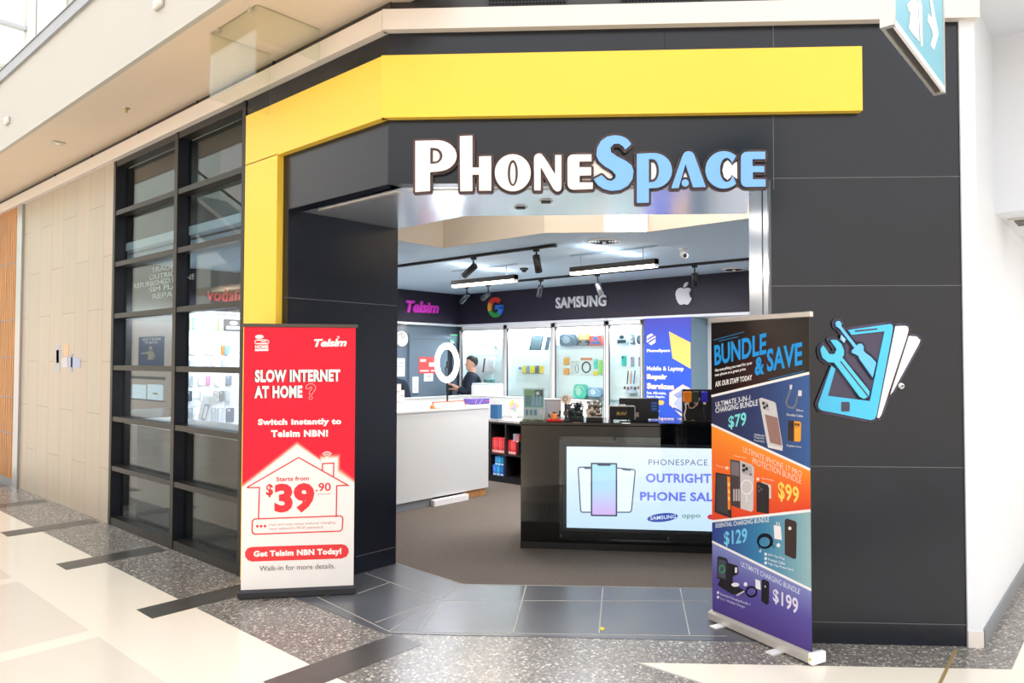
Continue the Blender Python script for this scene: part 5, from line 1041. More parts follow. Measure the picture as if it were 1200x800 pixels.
mb = MB()
for u in (.44, .52, .6): mb.lathe(BC.pt(x0+(x1-x0)*u, yd+.05, zt), [(.009, 0), (.008, .012), (0, .012)], 'silver', n=10)
mb.build('knob', t)
mb = MB()
for xx in (x0+.03, x1-.03):
    for yy in (yd+.02, yd+.11): mb.lathe(BC.pt(xx, yy, HT), [(.014, 0), (.012, .0185), (0, .0185)], 'black', n=10)
mb.build('foot', t)
yd = .34; x0, x1, zt = item(725.5, 772, 466.5, yd); t = thing('point_of_sale_screen', 'wide black screen seen from behind with a blue sticker', 'screen', BC.pt((x0+x1)/2, yd, HT))
mb = MB(); mb.cbox(BC, (x0, x1), (yd, yd+.03), (HT+.012, zt), 'charcoal', b=.006); mb.build('housing', t)
mb = MB(); xs = [BC.x(762.5, yd, 475), BC.x(771, yd, 475)]; z0, z1 = BC.at(766, 482, yd)[1], BC.at(766, 470, yd)[1]; mb.flat([(xs[0], z0), (xs[1], z0), (xs[1], z1), (xs[0], z1)], BC, yd-.001, (34, 84, 176))
for i in range(3): mb.flat([(xs[0]+.012, z0+.02+i*.028), (xs[1]-.012, z0+.02+i*.028), (xs[1]-.012, z0+.028+i*.028), (xs[0]+.012, z0+.028+i*.028)], BC, yd-.0018, (130, 168, 230))
mb.build('sticker', t)
mb = MB(); mb.cbox(BC, ((x0+x1)/2-.09, (x0+x1)/2+.09), (yd-.03, yd+.1), (HT, HT+.012), 'charcoal'); mb.build('stand', t)
mb = MB()
for i in range(4): mb.box(BC, (x0+(x1-x0)*.42, x0+(x1-x0)*.5), (yd-.0015, yd), (HT+.03+i*.012, HT+.036+i*.012), 'silver')
mb.build('vent', t)
# cable tester stand
yd = .14; x0, x1 = BC.x(799.5, yd, 480), BC.x(833, yd, 480); zt = BC.at(815, 456, yd)[1]; t = thing('cable_display', 'black stand hung with orange, green and blue charging adaptors', 'display stand', BC.pt((x0+x1)/2, yd, HT))
mb = MB(); mb.cbox(BC, (x0, x1+.05), (yd, yd+.03), (HT+.02, zt), 'black', b=.004); mb.cbox(BC, (x0, x1+.05), (yd-.06, yd+.08), (HT, HT+.02), 'black'); mb.build('stand', t)
for pa, pb, c, tail in ((800.5, 810, (246, 140, 36), (224, 222, 220)), (811, 818.5, (52, 66, 58), (150, 150, 150)), (821.5, 829, (56, 48, 206), (236, 214, 196))):
    xa, xb = BC.x(pa, yd, 465), BC.x(pb, yd, 465); z1, z0 = BC.at((pa+pb)/2, 458.5, yd)[1], BC.at((pa+pb)/2, 471, yd)[1]; mb = MB(); mb.cbox(BC, (xa, xb), (yd-.03, yd), (z0, z1), 'print', c, b=.006); mb.cbox(BC, ((xa*.7+xb*.3), (xa*.3+xb*.7)), (yd-.024, yd-.006), (z0-.022, z0), 'print', tail, b=.003); o = mb.build('adaptor', t)
mb = MB(); C_ = lambda px, py: BC.pt(*[(lambda q_: q_[0])(BC.at(px, py, yd-.02))], yd-.02, BC.at(px, py, yd-.02)[1])
mb.tube([C_(803, 472), C_(804, 478), C_(802, 486), C_(803, 492), C_(806, 494)], .007, 'gloss', (232, 230, 228), n=7); mb.tube([C_(806, 472), C_(808, 478), C_(812, 478), C_(817, 474), C_(820, 466)], .005, 'gloss', (232, 190, 160), n=7); mb.tube([C_(825, 473), C_(824, 480), C_(826, 490)], .005, 'gloss', (60, 60, 70), n=7); mb.build('cable', t)
mb = MB(); mb.lathe(C_(812, 493)-Vector((0, 0, .02)), [(.02, 0), (.03, .012), (.022, .026), (0, .03)], 'print', (222, 168, 110), n=10); mb.build('clip', t)

# ------------------------------------------------------------------ white counter
WC = Fr((0, 6.45), (1, 0)); xl, xr = 5.33, WC.x(572.5, 0, 530); H2 = 1.155
t = thing('service_counter', 'plain white service counter panel left of the dark shelves', 'counter', WC.pt((xl+xr)/2, .3, 0))
MB().cbox(WC, (xl, xr), (0, .6), (.1, H2-.03), 'cream_counter').build('body', t); MB().cbox(WC, (xl-.01, xr+.008), (-.01, .62), (H2-.028, H2), 'cream_counter').build('worktop', t)
MB().box(WC, (xl, WC.x(508, 0, 590)), (.03, .05), (0, .1), 'skirting').build('kick_board', t); mb = MB(); mb.box(WC, (WC.x(545, 0, 585), xr-.02), (.03, .05), (0, .1), 'timber'); mb.build('kick_board', t); MB().cbox(WC, (WC.x(506, 0, 588), WC.x(546, 0, 585)), (-.05, .02), (.0, .075), 'lamp_white').build('floor_block', t)
yd = .12; xa, xb = WC.x(507, yd, 476), WC.x(543, yd, 476); zt = H2+.075; t = thing('tent_card', 'long white tent card with orange edging on the white counter', 'sign', WC.pt((xa+xb)/2, yd, H2))
f2 = Fr(WC.pt(xa, 0, 0), WC.ay); mb = MB(); n_ = [(yd-.05, 0), (yd+.05, 0), (yd, .075)]
vs = [WC.pt(x, a_, H2+.0008+b__) for x in (xa, xb) for a_, b__ in n_]; mb.add(vs, [(0, 1, 2), (5, 4, 3), (0, 3, 4, 1), (1, 4, 5, 2), (2, 5, 3, 0)], 'print', (246, 240, 236)); mb.build('card', t)
mb = MB()
for i, j in ((0, 3), (2, 5), (0, 2), (3, 5)): mb.tube([vs[i], vs[j]], .008, 'print', (214, 84, 40), n=6)
mb.build('edging', t); mb = MB(); mb.lathe(WC.pt(xa-.02, yd-.02, H2+.0008), [(.03, 0), (.03, .03), (.02, .045), (0, .045)], 'print', (240, 130, 60), n=12); mb.build('knob', t)
# ring light
yd = .26; x, zc = WC.at(524.5, 425, yd); zc0 = WC.at(524.5, 448, yd)[1]; R_ = (WC.at(524.5, 402, yd)[1]-zc0)/2
t = thing('ring_light', 'glowing white ring light on a black stand on the white counter', 'lamp', WC.pt(x, yd, H2)); fwd = (CO-WC.pt(x, yd, zc)); fwd.z = 0; fwd.normalize()
side = Vector((0, 0, 1)).cross(fwd); nrm = fwd*math.cos(math.radians(54))+side*math.sin(math.radians(54)); ra = Vector((0, 0, 1)).cross(nrm)
c = WC.pt(x, yd, zc); MB().torus(c, ra, (0, 0, 1), R_-.035, .035, 'ring_glow', n=56, k=12, ry=.012).build('ring', t)
MB().torus(c-nrm*.02, ra, (0, 0, 1), R_-.035, .04, 'lamp_white', n=48, k=8, ry=.01).build('ring_back', t)
mb = MB(); mb.tube([WC.pt(x, yd, H2+.03), WC.pt(x, yd, zc-R_-.02)], .012, 'black', n=10); mb.tube([WC.pt(x, yd, zc-R_-.12), WC.pt(x, yd, zc-R_-.03)], .019, 'black', n=10); mb.build('pole', t)
mb = MB(); mb.lathe(WC.pt(x, yd, H2), [(.08, 0), (.08, .012), (.02, .03), (0, .03)], 'black', n=24); mb.build('base', t)
mb = MB(); mb.tube([WC.pt(x, yd, zc-R_-.02), c-nrm*.03+Vector((0, 0, -R_*.3)), c+Vector((0, 0, -R_*.1))], .01, 'black', n=8); mb.cbox(Fr((c.x, c.y), ra), (-.016, .016), (-.01, .01), (zc-.07, zc+.02), 'black'); mb.build('phone_holder', t)
def small_box(fr, yd, dep, rect, zb, col, name, label, cat, extra=()):
    x0, x1 = fr.x(rect[0], yd, rect[3]), fr.x(rect[2], yd, rect[3]); zt = fr.at((rect[0]+rect[2])/2, rect[1], yd)[1]
    t = thing(name, label, cat, fr.pt((x0+x1)/2, yd+dep/2, zb)); mb = MB(); mb.cbox(fr, (x0, x1), (yd, yd+dep), (zb, zt-.012), 'print', col, b=.004); mb.build('body', t)
    mb = MB(); mb.cbox(fr, (x0-.002, x1+.002), (yd-.002, yd+dep+.002), (zt-.012, zt), 'print', tuple(int(v*.85) for v in col)); mb.build('lid', t)
    if extra:
        mb = MB()
        for u0, v0, u1, v1, c_ in extra: mb.stroke([(x0+(x1-x0)*u0, zb+(zt-zb)*v0), (x0+(x1-x0)*u1, zb+(zt-zb)*v1)], fr, yd-.0012, .009, c_)
        mb.build('print_panel', t)
    return t
small_box(WC, .38, .16, (553, 467, 573.5, 480), H2, (112, 88, 176), 'gift_box', 'purple box with white stripes at the white counter edge', 'box', ((.2, .1, .26, .9, (206, 196, 230)), (.42, .1, .6, .9, (206, 196, 230)), (.8, .5, .98, .5, (236, 90, 130))))
for i, (px0, px1, py, c_, lab) in enumerate(((459, 470, 450, (240, 214, 214), 'tall pink patterned pack at the far edge of the white counter'), (468, 474, 457, (236, 196, 200), 'small pink pack beside a taller one on the white counter'))): small_box(WC, .3+.14*i, .1, (px0, py, px1, 476), H2, c_, 'pink_pack', lab, 'box', ((.2, .3, .8, .3, (140, 110, 116)), (.2, .7, .8, .7, (90, 76, 84))))

# ------------------------------------------------------------------ rear white counter, dark shelves
SH = Fr((7.67, 0), (0, -1)); UP = Fr((8.3, 0), (0, -1)); ztop = .895; uz = 1.175
t = thing('rear_counter', 'white L shaped rear counter screen behind the service counter', 'counter', (8.2, 7.6, 0))
mb = MB(); mb.box(W0, (8.3, 8.36), (5.9, 8.24), (0, uz), 'cream_counter'); mb.build('screen', t); mb = MB(); mb.box(W0, (6.2, 8.3), (8.18, 8.24), (0, uz), 'cream_counter'); mb.build('screen', t)
mb = MB(); mb.cbox(W0, (8.29, 8.42), (5.9, 8.26), (uz, uz+.02), 'cream_counter'); mb.cbox(W0, (6.2, 8.29), (8.17, 8.3), (uz, uz+.02), 'cream_counter'); mb.build('capping', t)
t = thing('shelf_unit', 'black open cube shelf unit with marbled grey top between the counters', 'shelf', (7.98, 7, 0))
xs = [-8.1, SH.x(573.5, 0, 530), SH.x(591.5, 0, 530), SH.x(611, 0, 530)]; wq = xs[2]-xs[1]; xs = [xs[2]-2*wq, xs[1], xs[2], xs[2]+wq, xs[2]+2*wq]
zs = [.09, SH.at(590, 532, 0)[1], ztop-.05]
mb = MB(); mb.box(SH, (xs[0], xs[-1]+.025), (.36, .38), (0, ztop-.03), 'black_cabinet')
mb.box(SH, (xs[0], xs[-1]+.025), (0.02, .36), (0, .09), 'black_cabinet'); mb.box(SH, (xs[0], xs[-1]+.025), (0, .36), (ztop-.06, ztop-.03), 'black_cabinet'); mb.build('carcass', t)
for x in xs: MB().box(SH, (x, x+.025), (0, .36), (.09, ztop-.06), 'black_cabinet').build('divider', t)
for i in range(4): MB().box(SH, (xs[i]+.025, xs[i+1]), (0, .36), (zs[1]-.02, zs[1]), 'black_cabinet').build('shelf', t)
MB().box(SH, (xs[0]-.01, xs[-1]+.035), (-.015, .625), (ztop-.03, ztop), 'marble').build('worktop', t)
def row(px0, px1, n, pyt, zb, cols, yd, dep, name, label, cat, group, jit=.0):
    x0, x1 = SH.x(px0, yd, 520), SH.x(px1, yd, 520); zt = SH.at((px0+px1)/2, pyt, yd)[1]; w_ = (x1-x0)/n; proto = None
    for i in range(n):
        mb = MB(); h_ = zt-zb-jit*(i % 2); xa_ = x0+w_*i; c_ = cols[i % len(cols)]
        mb.cbox(SH, (xa_+.001, xa_+w_-.001), (yd, yd+dep), (zb, zb+h_), 'print', c_, b=.003); mb.flat([(xa_+w_*.15, zb+h_*.06), (xa_+w_*.85, zb+h_*.06), (xa_+w_*.85, zb+h_*.2), (xa_+w_*.15, zb+h_*.2)], SH, yd-.0008, (244, 234, 234)); mb.flat([(xa_+w_*.3, zb+h_*.4), (xa_+w_*.7, zb+h_*.4), (xa_+w_*.7, zb+h_*.85), (xa_+w_*.3, zb+h_*.85)], SH, yd-.0008, tuple(min(255, v+40) for v in c_))
        tag(mb.build(name), label, cat, group)
RB_ = [(226, 62, 66), (214, 50, 58), (232, 84, 80)]
row(574.5, 591, 8, 513, zs[1], RB_, .03, .14, 'boxed_handset', 'slim red box in the packed row on the left open shelf', 'box', 'red boxes on the left shelf')
row(595, 604.5, 5, 516, zs[1], RB_, .05, .14, 'boxed_handset', 'slim red box in the short row on the right open shelf', 'box', 'red boxes on the right shelf', .01)
row(577.5, 590.5, 3, 545, .09, [(60, 130, 226), (40, 160, 220), (30, 100, 190)], .03, .14, 'boxed_handset', 'blue box on the bottom shelf under the red boxes', 'box', 'blue boxes on the bottom shelf')
zb2 = SH.at(584, 545, .03)[1]+.001
row(580, 590.5, 3, 532.5+2, zb2, [(70, 150, 236), (44, 176, 226), (30, 130, 200)], .03, .14, 'boxed_handset', 'blue box stacked on the lower blue boxes under the red row', 'box', 'blue boxes stacked on the bottom shelf')
x0 = SH.x(602.5, .1, 512); x1 = SH.x(611, .1, 512); z0 = SH.at(606, 517, .06)[1]
t = thing('small_shelf_box', 'grey and pink carton on a white riser in the right open shelf', 'box', SH.pt((x0+x1)/2, .1, zs[1])); mb = MB(); mb.box(SH, (x0, x1-.01), (.06, .2), (z0-.012, z0), 'white_shop'); mb.box(SH, (x1-.03, x1-.01), (.06, .2), (zs[1], z0), 'black'); mb.build('riser', t)
mb = MB(); mb.cbox(SH, (x0+.005, x0+(x1-x0)*.5), (.07, .17), (z0+.0005, z0+.1), 'print', (150, 150, 170)); mb.cbox(SH, (x0+(x1-x0)*.52, x1-.015), (.07, .17), (z0+.0005, z0+.1), 'print', (196, 110, 106)); mb.build('carton', t)
small_box(SH, .12, .1, (574.5, 474, 583, 487.5), ztop, (44, 92, 134), 'cash_box', 'blue upright box on the marbled top at the counter edge', 'box', ((.25, .1, .25, .9, (30, 70, 110)), (.6, .1, .6, .9, (30, 70, 110))))
# pastel flowers in a pot
yd = .45; x, z = SH.at(603, 470, yd); t = thing('flower_pot', 'small pastel artificial flowers in a pale pot on the marbled top', 'plant', SH.pt(x, yd, ztop))
MB().lathe(SH.pt(x, yd, ztop), [(.035, 0), (.05, .09), (.046, .09), (.04, .06), (0, .06)], 'lamp_white', n=18).build('pot', t)
for k, (dx, dz, c_) in enumerate(((-.06, .2, (240, 214, 130)), (-.02, .23, (246, 210, 110)), (.03, .2, (214, 180, 232)), (.07, .19, (246, 186, 150)), (-.05, .15, (242, 190, 210)), (.01, .16, (196, 176, 226)))):
    mb = MB(); b0 = SH.pt(x+dx, yd-.02, ztop+dz)
    for a_ in range(5): mb.lathe(b0+SH.ax*(.02*math.cos(a_*1.257))+Vector((0, 0, .02*math.sin(a_*1.257))), [(0, -.012), (.016, 0), (0, .012)], 'matte', c_, n=8, axis=SH.ay)
    mb.lathe(b0-SH.ay*.006, [(0, -.008), (.009, 0), (0, .008)], 'matte', (250, 220, 90), n=8); o = mb.build('flower', t)
mb = MB()
for dx, dz in ((-.06, .2), (-.02, .23), (.03, .2), (.07, .19), (.0, .12)): mb.tube([SH.pt(x, yd, ztop+.07), SH.pt(x+dx*.6, yd-.01, ztop+dz*.7), SH.pt(x+dx, yd-.016, ztop+dz-.01)], .004, 'matte', (120, 186, 130), n=6)
mb.build('stem', t)
# printer on the rear counter
yd = 0; PR = Fr((8.46, 0), (0, -1)); x0, x1 = PR.x(552, 0, 455), PR.x(581, 0, 455); zb = uz-.1; zt = PR.at(566, 449, 0)[1]
tb2 = thing('side_table', 'white work surface behind the rear counter screen', 'table', PR.pt((x0+x1)/2, .1, 0)); MB().box(PR, (x0-.01, x1+.1), (-.04, .24), (zb-.03, zb), 'white_shop').build('table_top', tb2)
for xx in (x0, x1+.05):
    for yy in (-.02, .19): MB().box(PR, (xx, xx+.04), (yy, yy+.04), (0, zb-.03), 'steel').build('leg', tb2)
t = thing('printer', 'white receipt printer in front of the first display cabinet', 'printer', PR.pt((x0+x1)/2, .12, zb))
mb = MB(); mb.cbox(PR, (x0, x1), (0, .2), (zb+.0005, zt-.03), 'lamp_white', b=.015); mb.build('body', t); mb = MB(); mb.cbox(PR, (x0+.01, x1-.01), (.01, .19), (zt-.029, zt), 'print', (206, 214, 222), b=.01); mb.build('lid', t); mb = MB(); mb.box(PR, (x0+(x1-x0)*.55, x1-.03), (-.002, .0), (zb+.06, zb+.075), 'frame_metal'); mb.build('paper_slot', t)

# ------------------------------------------------------------------ ceiling lights and fittings
def track(p0, p1, label, rad=.014):
    f = Fr((p0[0], p0[1]), (p1[0]-p0[0], p1[1]-p0[1])); L2 = (Vector(p1)-Vector(p0)).length
    t = thing('lighting_track', label, 'track', f.pt(L2/2, 0, CEILZ-.03)); MB().box(f, (0, L2), (-.018, .018), (CEILZ-.03, CEILZ), 'black').build('rail', t)
    mb = MB()
    for xx in (0, L2): mb.box(f, (xx-.02, xx+.02), (-.02, .02), (CEILZ-.033, CEILZ-.0005), 'charcoal')
    mb.build('end_cap', t); return f
T1 = track((5.69, 8.6), (5.69, 4.45), 'black ceiling track nearest the entrance with two spotlights'); T2 = track((7.88, 8.05), (7.88, 2.6), 'black ceiling track nearer the back wall with several spotlights')
def spot(base_px, px, py, dpx, dpy, label, Xp, power=0, col='black', glow=False, ln_=.16):
    pl_ = Fr((Xp, 0), (0, -1)); x, z = pl_.at(px, py); x2, z2 = pl_.at(px+dpx, py+dpy); p = pl_.pt(x, 0, z); q = pl_.pt(x2, 0, z2)
    bx = pl_.x(base_px, 0, py); t = thing('spotlight', label, 'spotlight', pl_.pt(bx, 0, CEILZ-.03)); r = .038
    MB().lathe(p, [(0, 0), (r*.9, 0), (r, .01), (r, (q-p).length), (r*.8, (q-p).length), (r*.75, (q-p).length-.02), (0, (q-p).length-.02)], col, axis=q-p, n=18).build('head', t)
    mb = MB(); top = pl_.pt(bx, 0, CEILZ-.03); mb.tube([top, top.lerp((p*.8+q*.2), .5)+Vector((0, 0, .01)), p*.8+q*.2], .009, 'black', n=8); mb.cbox(Fr((top.x, top.y), (0, -1)), (-.03, .03), (-.02, .02), (CEILZ-.055, CEILZ-.0305), 'black'); mb.build('arm', t)
    if glow: MB().lathe(q, [(r*.74, -.018), (0, -.018)], 'downlight_glow', axis=q-p, n=18).build('lens', t)
    if power: light('spot_lamp', 'SPOT', q+(q-p).normalized()*.02, power, (255, 240, 222), .03, aim=q+(q-p)*3, spot=70)
spot(555, 557, 311, -13, 12, 'tilted black spotlight on the entrance track aimed at the door', 5.69, 20); spot(628.5, 628, 299, 3.5, 20, 'upright black spotlight at the end of the entrance track', 5.69, 20, glow=True)
spot(547, 549, 344, -9, 10, 'grey tilted spotlight on the rear track nearest the door', 7.88, 12, 'dark_steel'); spot(572, 574, 343, -9, 7, 'grey tilted spotlight second along the rear track', 7.88, 12, 'dark_steel'); spot(634, 634, 334, -3, 14, 'slim grey spotlight on the rear track before the white capitals', 7.88, 12, 'dark_steel'); spot(700, 700, 332, 5, 13, 'slim pale spotlight on the rear track above the white capitals', 7.88, 12, 'steel'); spot(814, 814, 320, 1, 15, 'black spotlight glowing beside the apple logo', 7.88, 12, 'black', True)
def pendant(px0, py0, px1, py1, Xp, label):
    pl_ = Fr((Xp, 0), (0, -1)); x0, z0 = pl_.at(px0, py0); x1, z1 = pl_.at(px1, py1); z0 = z1 = (z0+z1)/2; h_ = .085; w_ = .035
    t = thing('linear_pendant', label, 'ceiling light', pl_.pt((x0+x1)/2, 0, z0))
    mb = MB(); mb.box(pl_, (x0, x1), (-w_, w_), (z0+.028, z0+h_), 'frame_metal'); mb.box(pl_, (x0, x0+.01), (-w_, w_), (z0, z0+h_), 'frame_metal'); mb.box(pl_, (x1-.01, x1), (-w_, w_), (z0, z0+h_), 'frame_metal'); mb.build('housing', t)
    MB().box(pl_, (x0+.01, x1-.01), (-w_, w_), (z0, z0+.028), 'led_warm').build('diffuser', t)
    for u in (.12, .85): mb = MB(); xx = x0+(x1-x0)*u; mb.tube([pl_.pt(xx, 0, z0+h_), pl_.pt(xx, 0, CEILZ)], .005, 'steel', n=6); mb.build('suspension_wire', t)
    light('pendant_light', 'AREA', pl_.pt((x0+x1)/2, 0, z0-.02), PENDW, (255, 240, 222), x1-x0, .07); light('ceiling_fill_light', 'AREA', pl_.pt((x0+x1)/2, 0, z0+h_+.01), PENDW*.05, (226, 240, 255), x1-x0, .06, rot=(PI, 0, 0))  # second lamp is an upward fill added to lift the shop ceiling
    mb = MB(); mb.box(pl_, (x0, x1), (-.02, .02), (CEILZ-.012, CEILZ-.0005), 'shop_ceiling'); mb.build('ceiling_plate', t)
pendant(531, 337, 605, 329.5, 6.55, 'shorter glowing linear pendant light nearer the grey door'); pendant(669.5, 322, 770, 313, 6.45, 'longer glowing linear pendant light over the black counter')
def round_vent(px, py, r, label):
    p = ground(px, py, CEILZ); t = thing('ceiling_vent', label, 'vent', p)
    MB().lathe(p, [(r, 0), (r, -.008), (r*.86, -.016), (r*.84, -.006)], 'lamp_white', n=36).build('rim', t)
    mb = MB()
    for k in (.8, .62, .44): mb.lathe(p, [(r*k, -.004), (r*(k-.1), -.014), (r*(k-.13), -.006)], 'dark_steel', n=30)
    mb.lathe(p, [(r*.83, -.002), (0, -.002)], 'void', n=30); mb.build('cone', t)
    mb = MB(); mb.lathe(p, [(r*.14, -.012), (r*.1, -.03), (0, -.03)], 'lamp_white', n=14); mb.build('hub', t)
round_vent(708, 282, .16, 'round white rimmed ceiling vent near the entrance light panel'); round_vent(860, 315, .15, 'round ceiling vent near the apple logo, close to the bulkhead')
p = ground(614, 314, CEILZ); t = thing('smoke_detector', 'small dark smoke detector between the two pendant lights', 'detector', p); MB().lathe(p, [(.055, 0), (.055, -.02), (.04, -.03), (0, -.03)], 'charcoal', n=20).build('base', t); MB().lathe(p+Vector((0, 0, -.03)), [(.03, 0), (.028, -.02), (0, -.024)], 'black', n=16).build('chamber', t)
p = ground(801, 291, CEILZ); t = thing('security_camera', 'small white security camera under the shop ceiling', 'camera', p); MB().lathe(p, [(.045, 0), (.045, -.012), (.012, -.02), (.012, -.05), (0, -.05)], 'lamp_white', n=18).build('bracket', t)
MB().lathe(p+Vector((-.06, -.05, -.085)), [(0, 0), (.032, .002), (.034, .11), (.02, .125), (0, .125)], 'lamp_white', n=16, axis=(.6, .5, .25)).build('body', t); MB().lathe(p+Vector((-.062, -.052, -.086)), [(.022, 0), (.02, -.004), (0, -.004)], 'black', n=14, axis=(.6, .5, .25)).build('lens', t)
for px, py, lab in ((610, 242.5, 'small black recessed fitting under the shiny entrance ceiling, nearer the shop'), (640, 235.5, 'small black recessed fitting under the shiny entrance ceiling, nearer the lettering')):
    p = ground(px, py, OPENZ); t = thing('recessed_fitting', lab, 'fitting', p); mb = MB(); mb.cbox(Fr((p.x, p.y), FRONT.ax), (-.035, .035), (-.03, .03), (OPENZ-.014, OPENZ), 'black'); mb.build('body', t); mb = MB(); mb.cbox(Fr((p.x, p.y), FRONT.ax), (-.05, .05), (-.045, .045), (OPENZ-.004, OPENZ-.0005), 'silver'); mb.build('plate', t)
for k, px in enumerate((657, 727)):
    p = BACK.pt(BACK.x(px, .12, 376), .12, BZ-.035); t = thing('downlight', ('warm recessed downlight above the third display cabinet', 'warm recessed downlight above the fourth display cabinet')[k], 'downlight', p); MB().lathe(p, [(.05, 0), (.05, -.005), (.036, -.006), (.034, -.001)], 'lamp_white', n=20).build('bezel', t); MB().lathe(p, [(.034, -.002), (0, -.002)], 'downlight_glow', n=20).build('lens', t)
p = TEL.pt(TEL.x(477, -.0, 378), .05, BZ-.035); t = thing('downlight', 'warm recessed downlight above the wall clock', 'downlight', p); MB().lathe(p, [(.05, 0), (.05, -.005), (.036, -.006), (.034, -.001)], 'lamp_white', n=20).build('bezel', t); MB().lathe(p, [(.034, -.002), (0, -.002)], 'downlight_glow', n=20).build('lens', t)

# ------------------------------------------------------------------ people
mat('skin', (206, 158, 136), .5, spec=.3); mat('hair', (34, 30, 32), .6); mat('shirt', (38, 46, 58), .8, spec=.15); mat('trousers', (30, 32, 40), .8, spec=.15); mat('shoe', (24, 22, 24), .5); mat('lip', (160, 100, 92), .5)
def skin(name, nodes, edges, m, parent, root, sub=2, mtx=None):
    me = bpy.data.meshes.new(name); bm = bmesh.new(); lay = bm.verts.layers.skin.verify(); V = {}
    for k, (p, r) in nodes.items():
        v = bm.verts.new(mtx @ Vector(p) if mtx else p); v[lay].radius = r if isinstance(r, tuple) else (r, r); v[lay].use_root = k == root; V[k] = v
    for a_, b__ in edges: bm.edges.new((V[a_], V[b__]))
    bm.to_mesh(me); bm.free(); o = bpy.data.objects.new(name, me); COL.objects.link(o); o.parent = parent; ORG[o.name] = ORG[parent.name]
    me.materials.append(M[m]); s = o.modifiers.new('skin', 'SKIN'); s.use_smooth_shade = True; s.branch_smoothing = .6
    b2 = o.modifiers.new('sub', 'SUBSURF'); b2.levels = b2.render_levels = sub
    return o
def chain(*ks): return list(zip(ks, ks[1:]))
HEAD = [(1.535, .06, .015, .03), (1.55, .088, -.01, .045), (1.575, .1, -.045, .058), (1.605, .1, -.068, .066), (1.635, .099, -.084, .071), (1.662, .092, -.092, .075), (1.688, .098, -.096, .077), (1.715, .094, -.095, .076), (1.745, .076, -.08, .064), (1.765, .048, -.055, .044), (1.777, .016, -.02, .016)]
def ring_at(z, a_, g=0.):
    for (z0, f0, b0, w0), (z1, f1, b1, w1) in zip(HEAD, HEAD[1:]):
        if z <= z1 or z1 == HEAD[-1][0]:
            k = min(1, max(0, (z-z0)/(z1-z0))); f_, b_, w_ = f0+(f1-f0)*k, b0+(b1-b0)*k, w0+(w1-w0)*k; break
    return Vector(((f_+b_)/2+((f_-b_)/2+g)*math.cos(a_), (w_+g)*math.sin(a_), z))
def head_geo(bm, mtx):
    nn = 24; rows_ = [[bm.verts.new(mtx @ ring_at(r[0], 2*PI*j/nn)) for j in range(nn)] for r in HEAD]
    for a_, b_ in zip(rows_, rows_[1:]):
        for j in range(nn): bm.faces.new((a_[j], a_[(j+1) % nn], b_[(j+1) % nn], b_[j]))
    bm.faces.new(rows_[0][::-1]); bm.faces.new(rows_[-1])
    N_ = [bm.verts.new(mtx @ Vector(v)) for v in ((.085, .012, 1.675), (.085, -.012, 1.675), (.08, .022, 1.618), (.08, -.022, 1.618), (.124, .008, 1.63), (.124, -.008, 1.63), (.1, 0, 1.612))]
    for f_ in ((0, 4, 5, 1), (0, 2, 4), (1, 5, 3), (4, 2, 6), (5, 6, 3), (4, 6, 5), (0, 1, 3, 2), (2, 3, 6)): bm.faces.new([N_[k] for k in f_])
    for y_ in (1, -1):
        m_ = mtx @ Matrix.Translation((-.008, .078*y_, 1.648)) @ Matrix.Diagonal((.018, .01, .03, 1)); bmesh.ops.create_icosphere(bm, subdivisions=2, radius=1, matrix=m_)
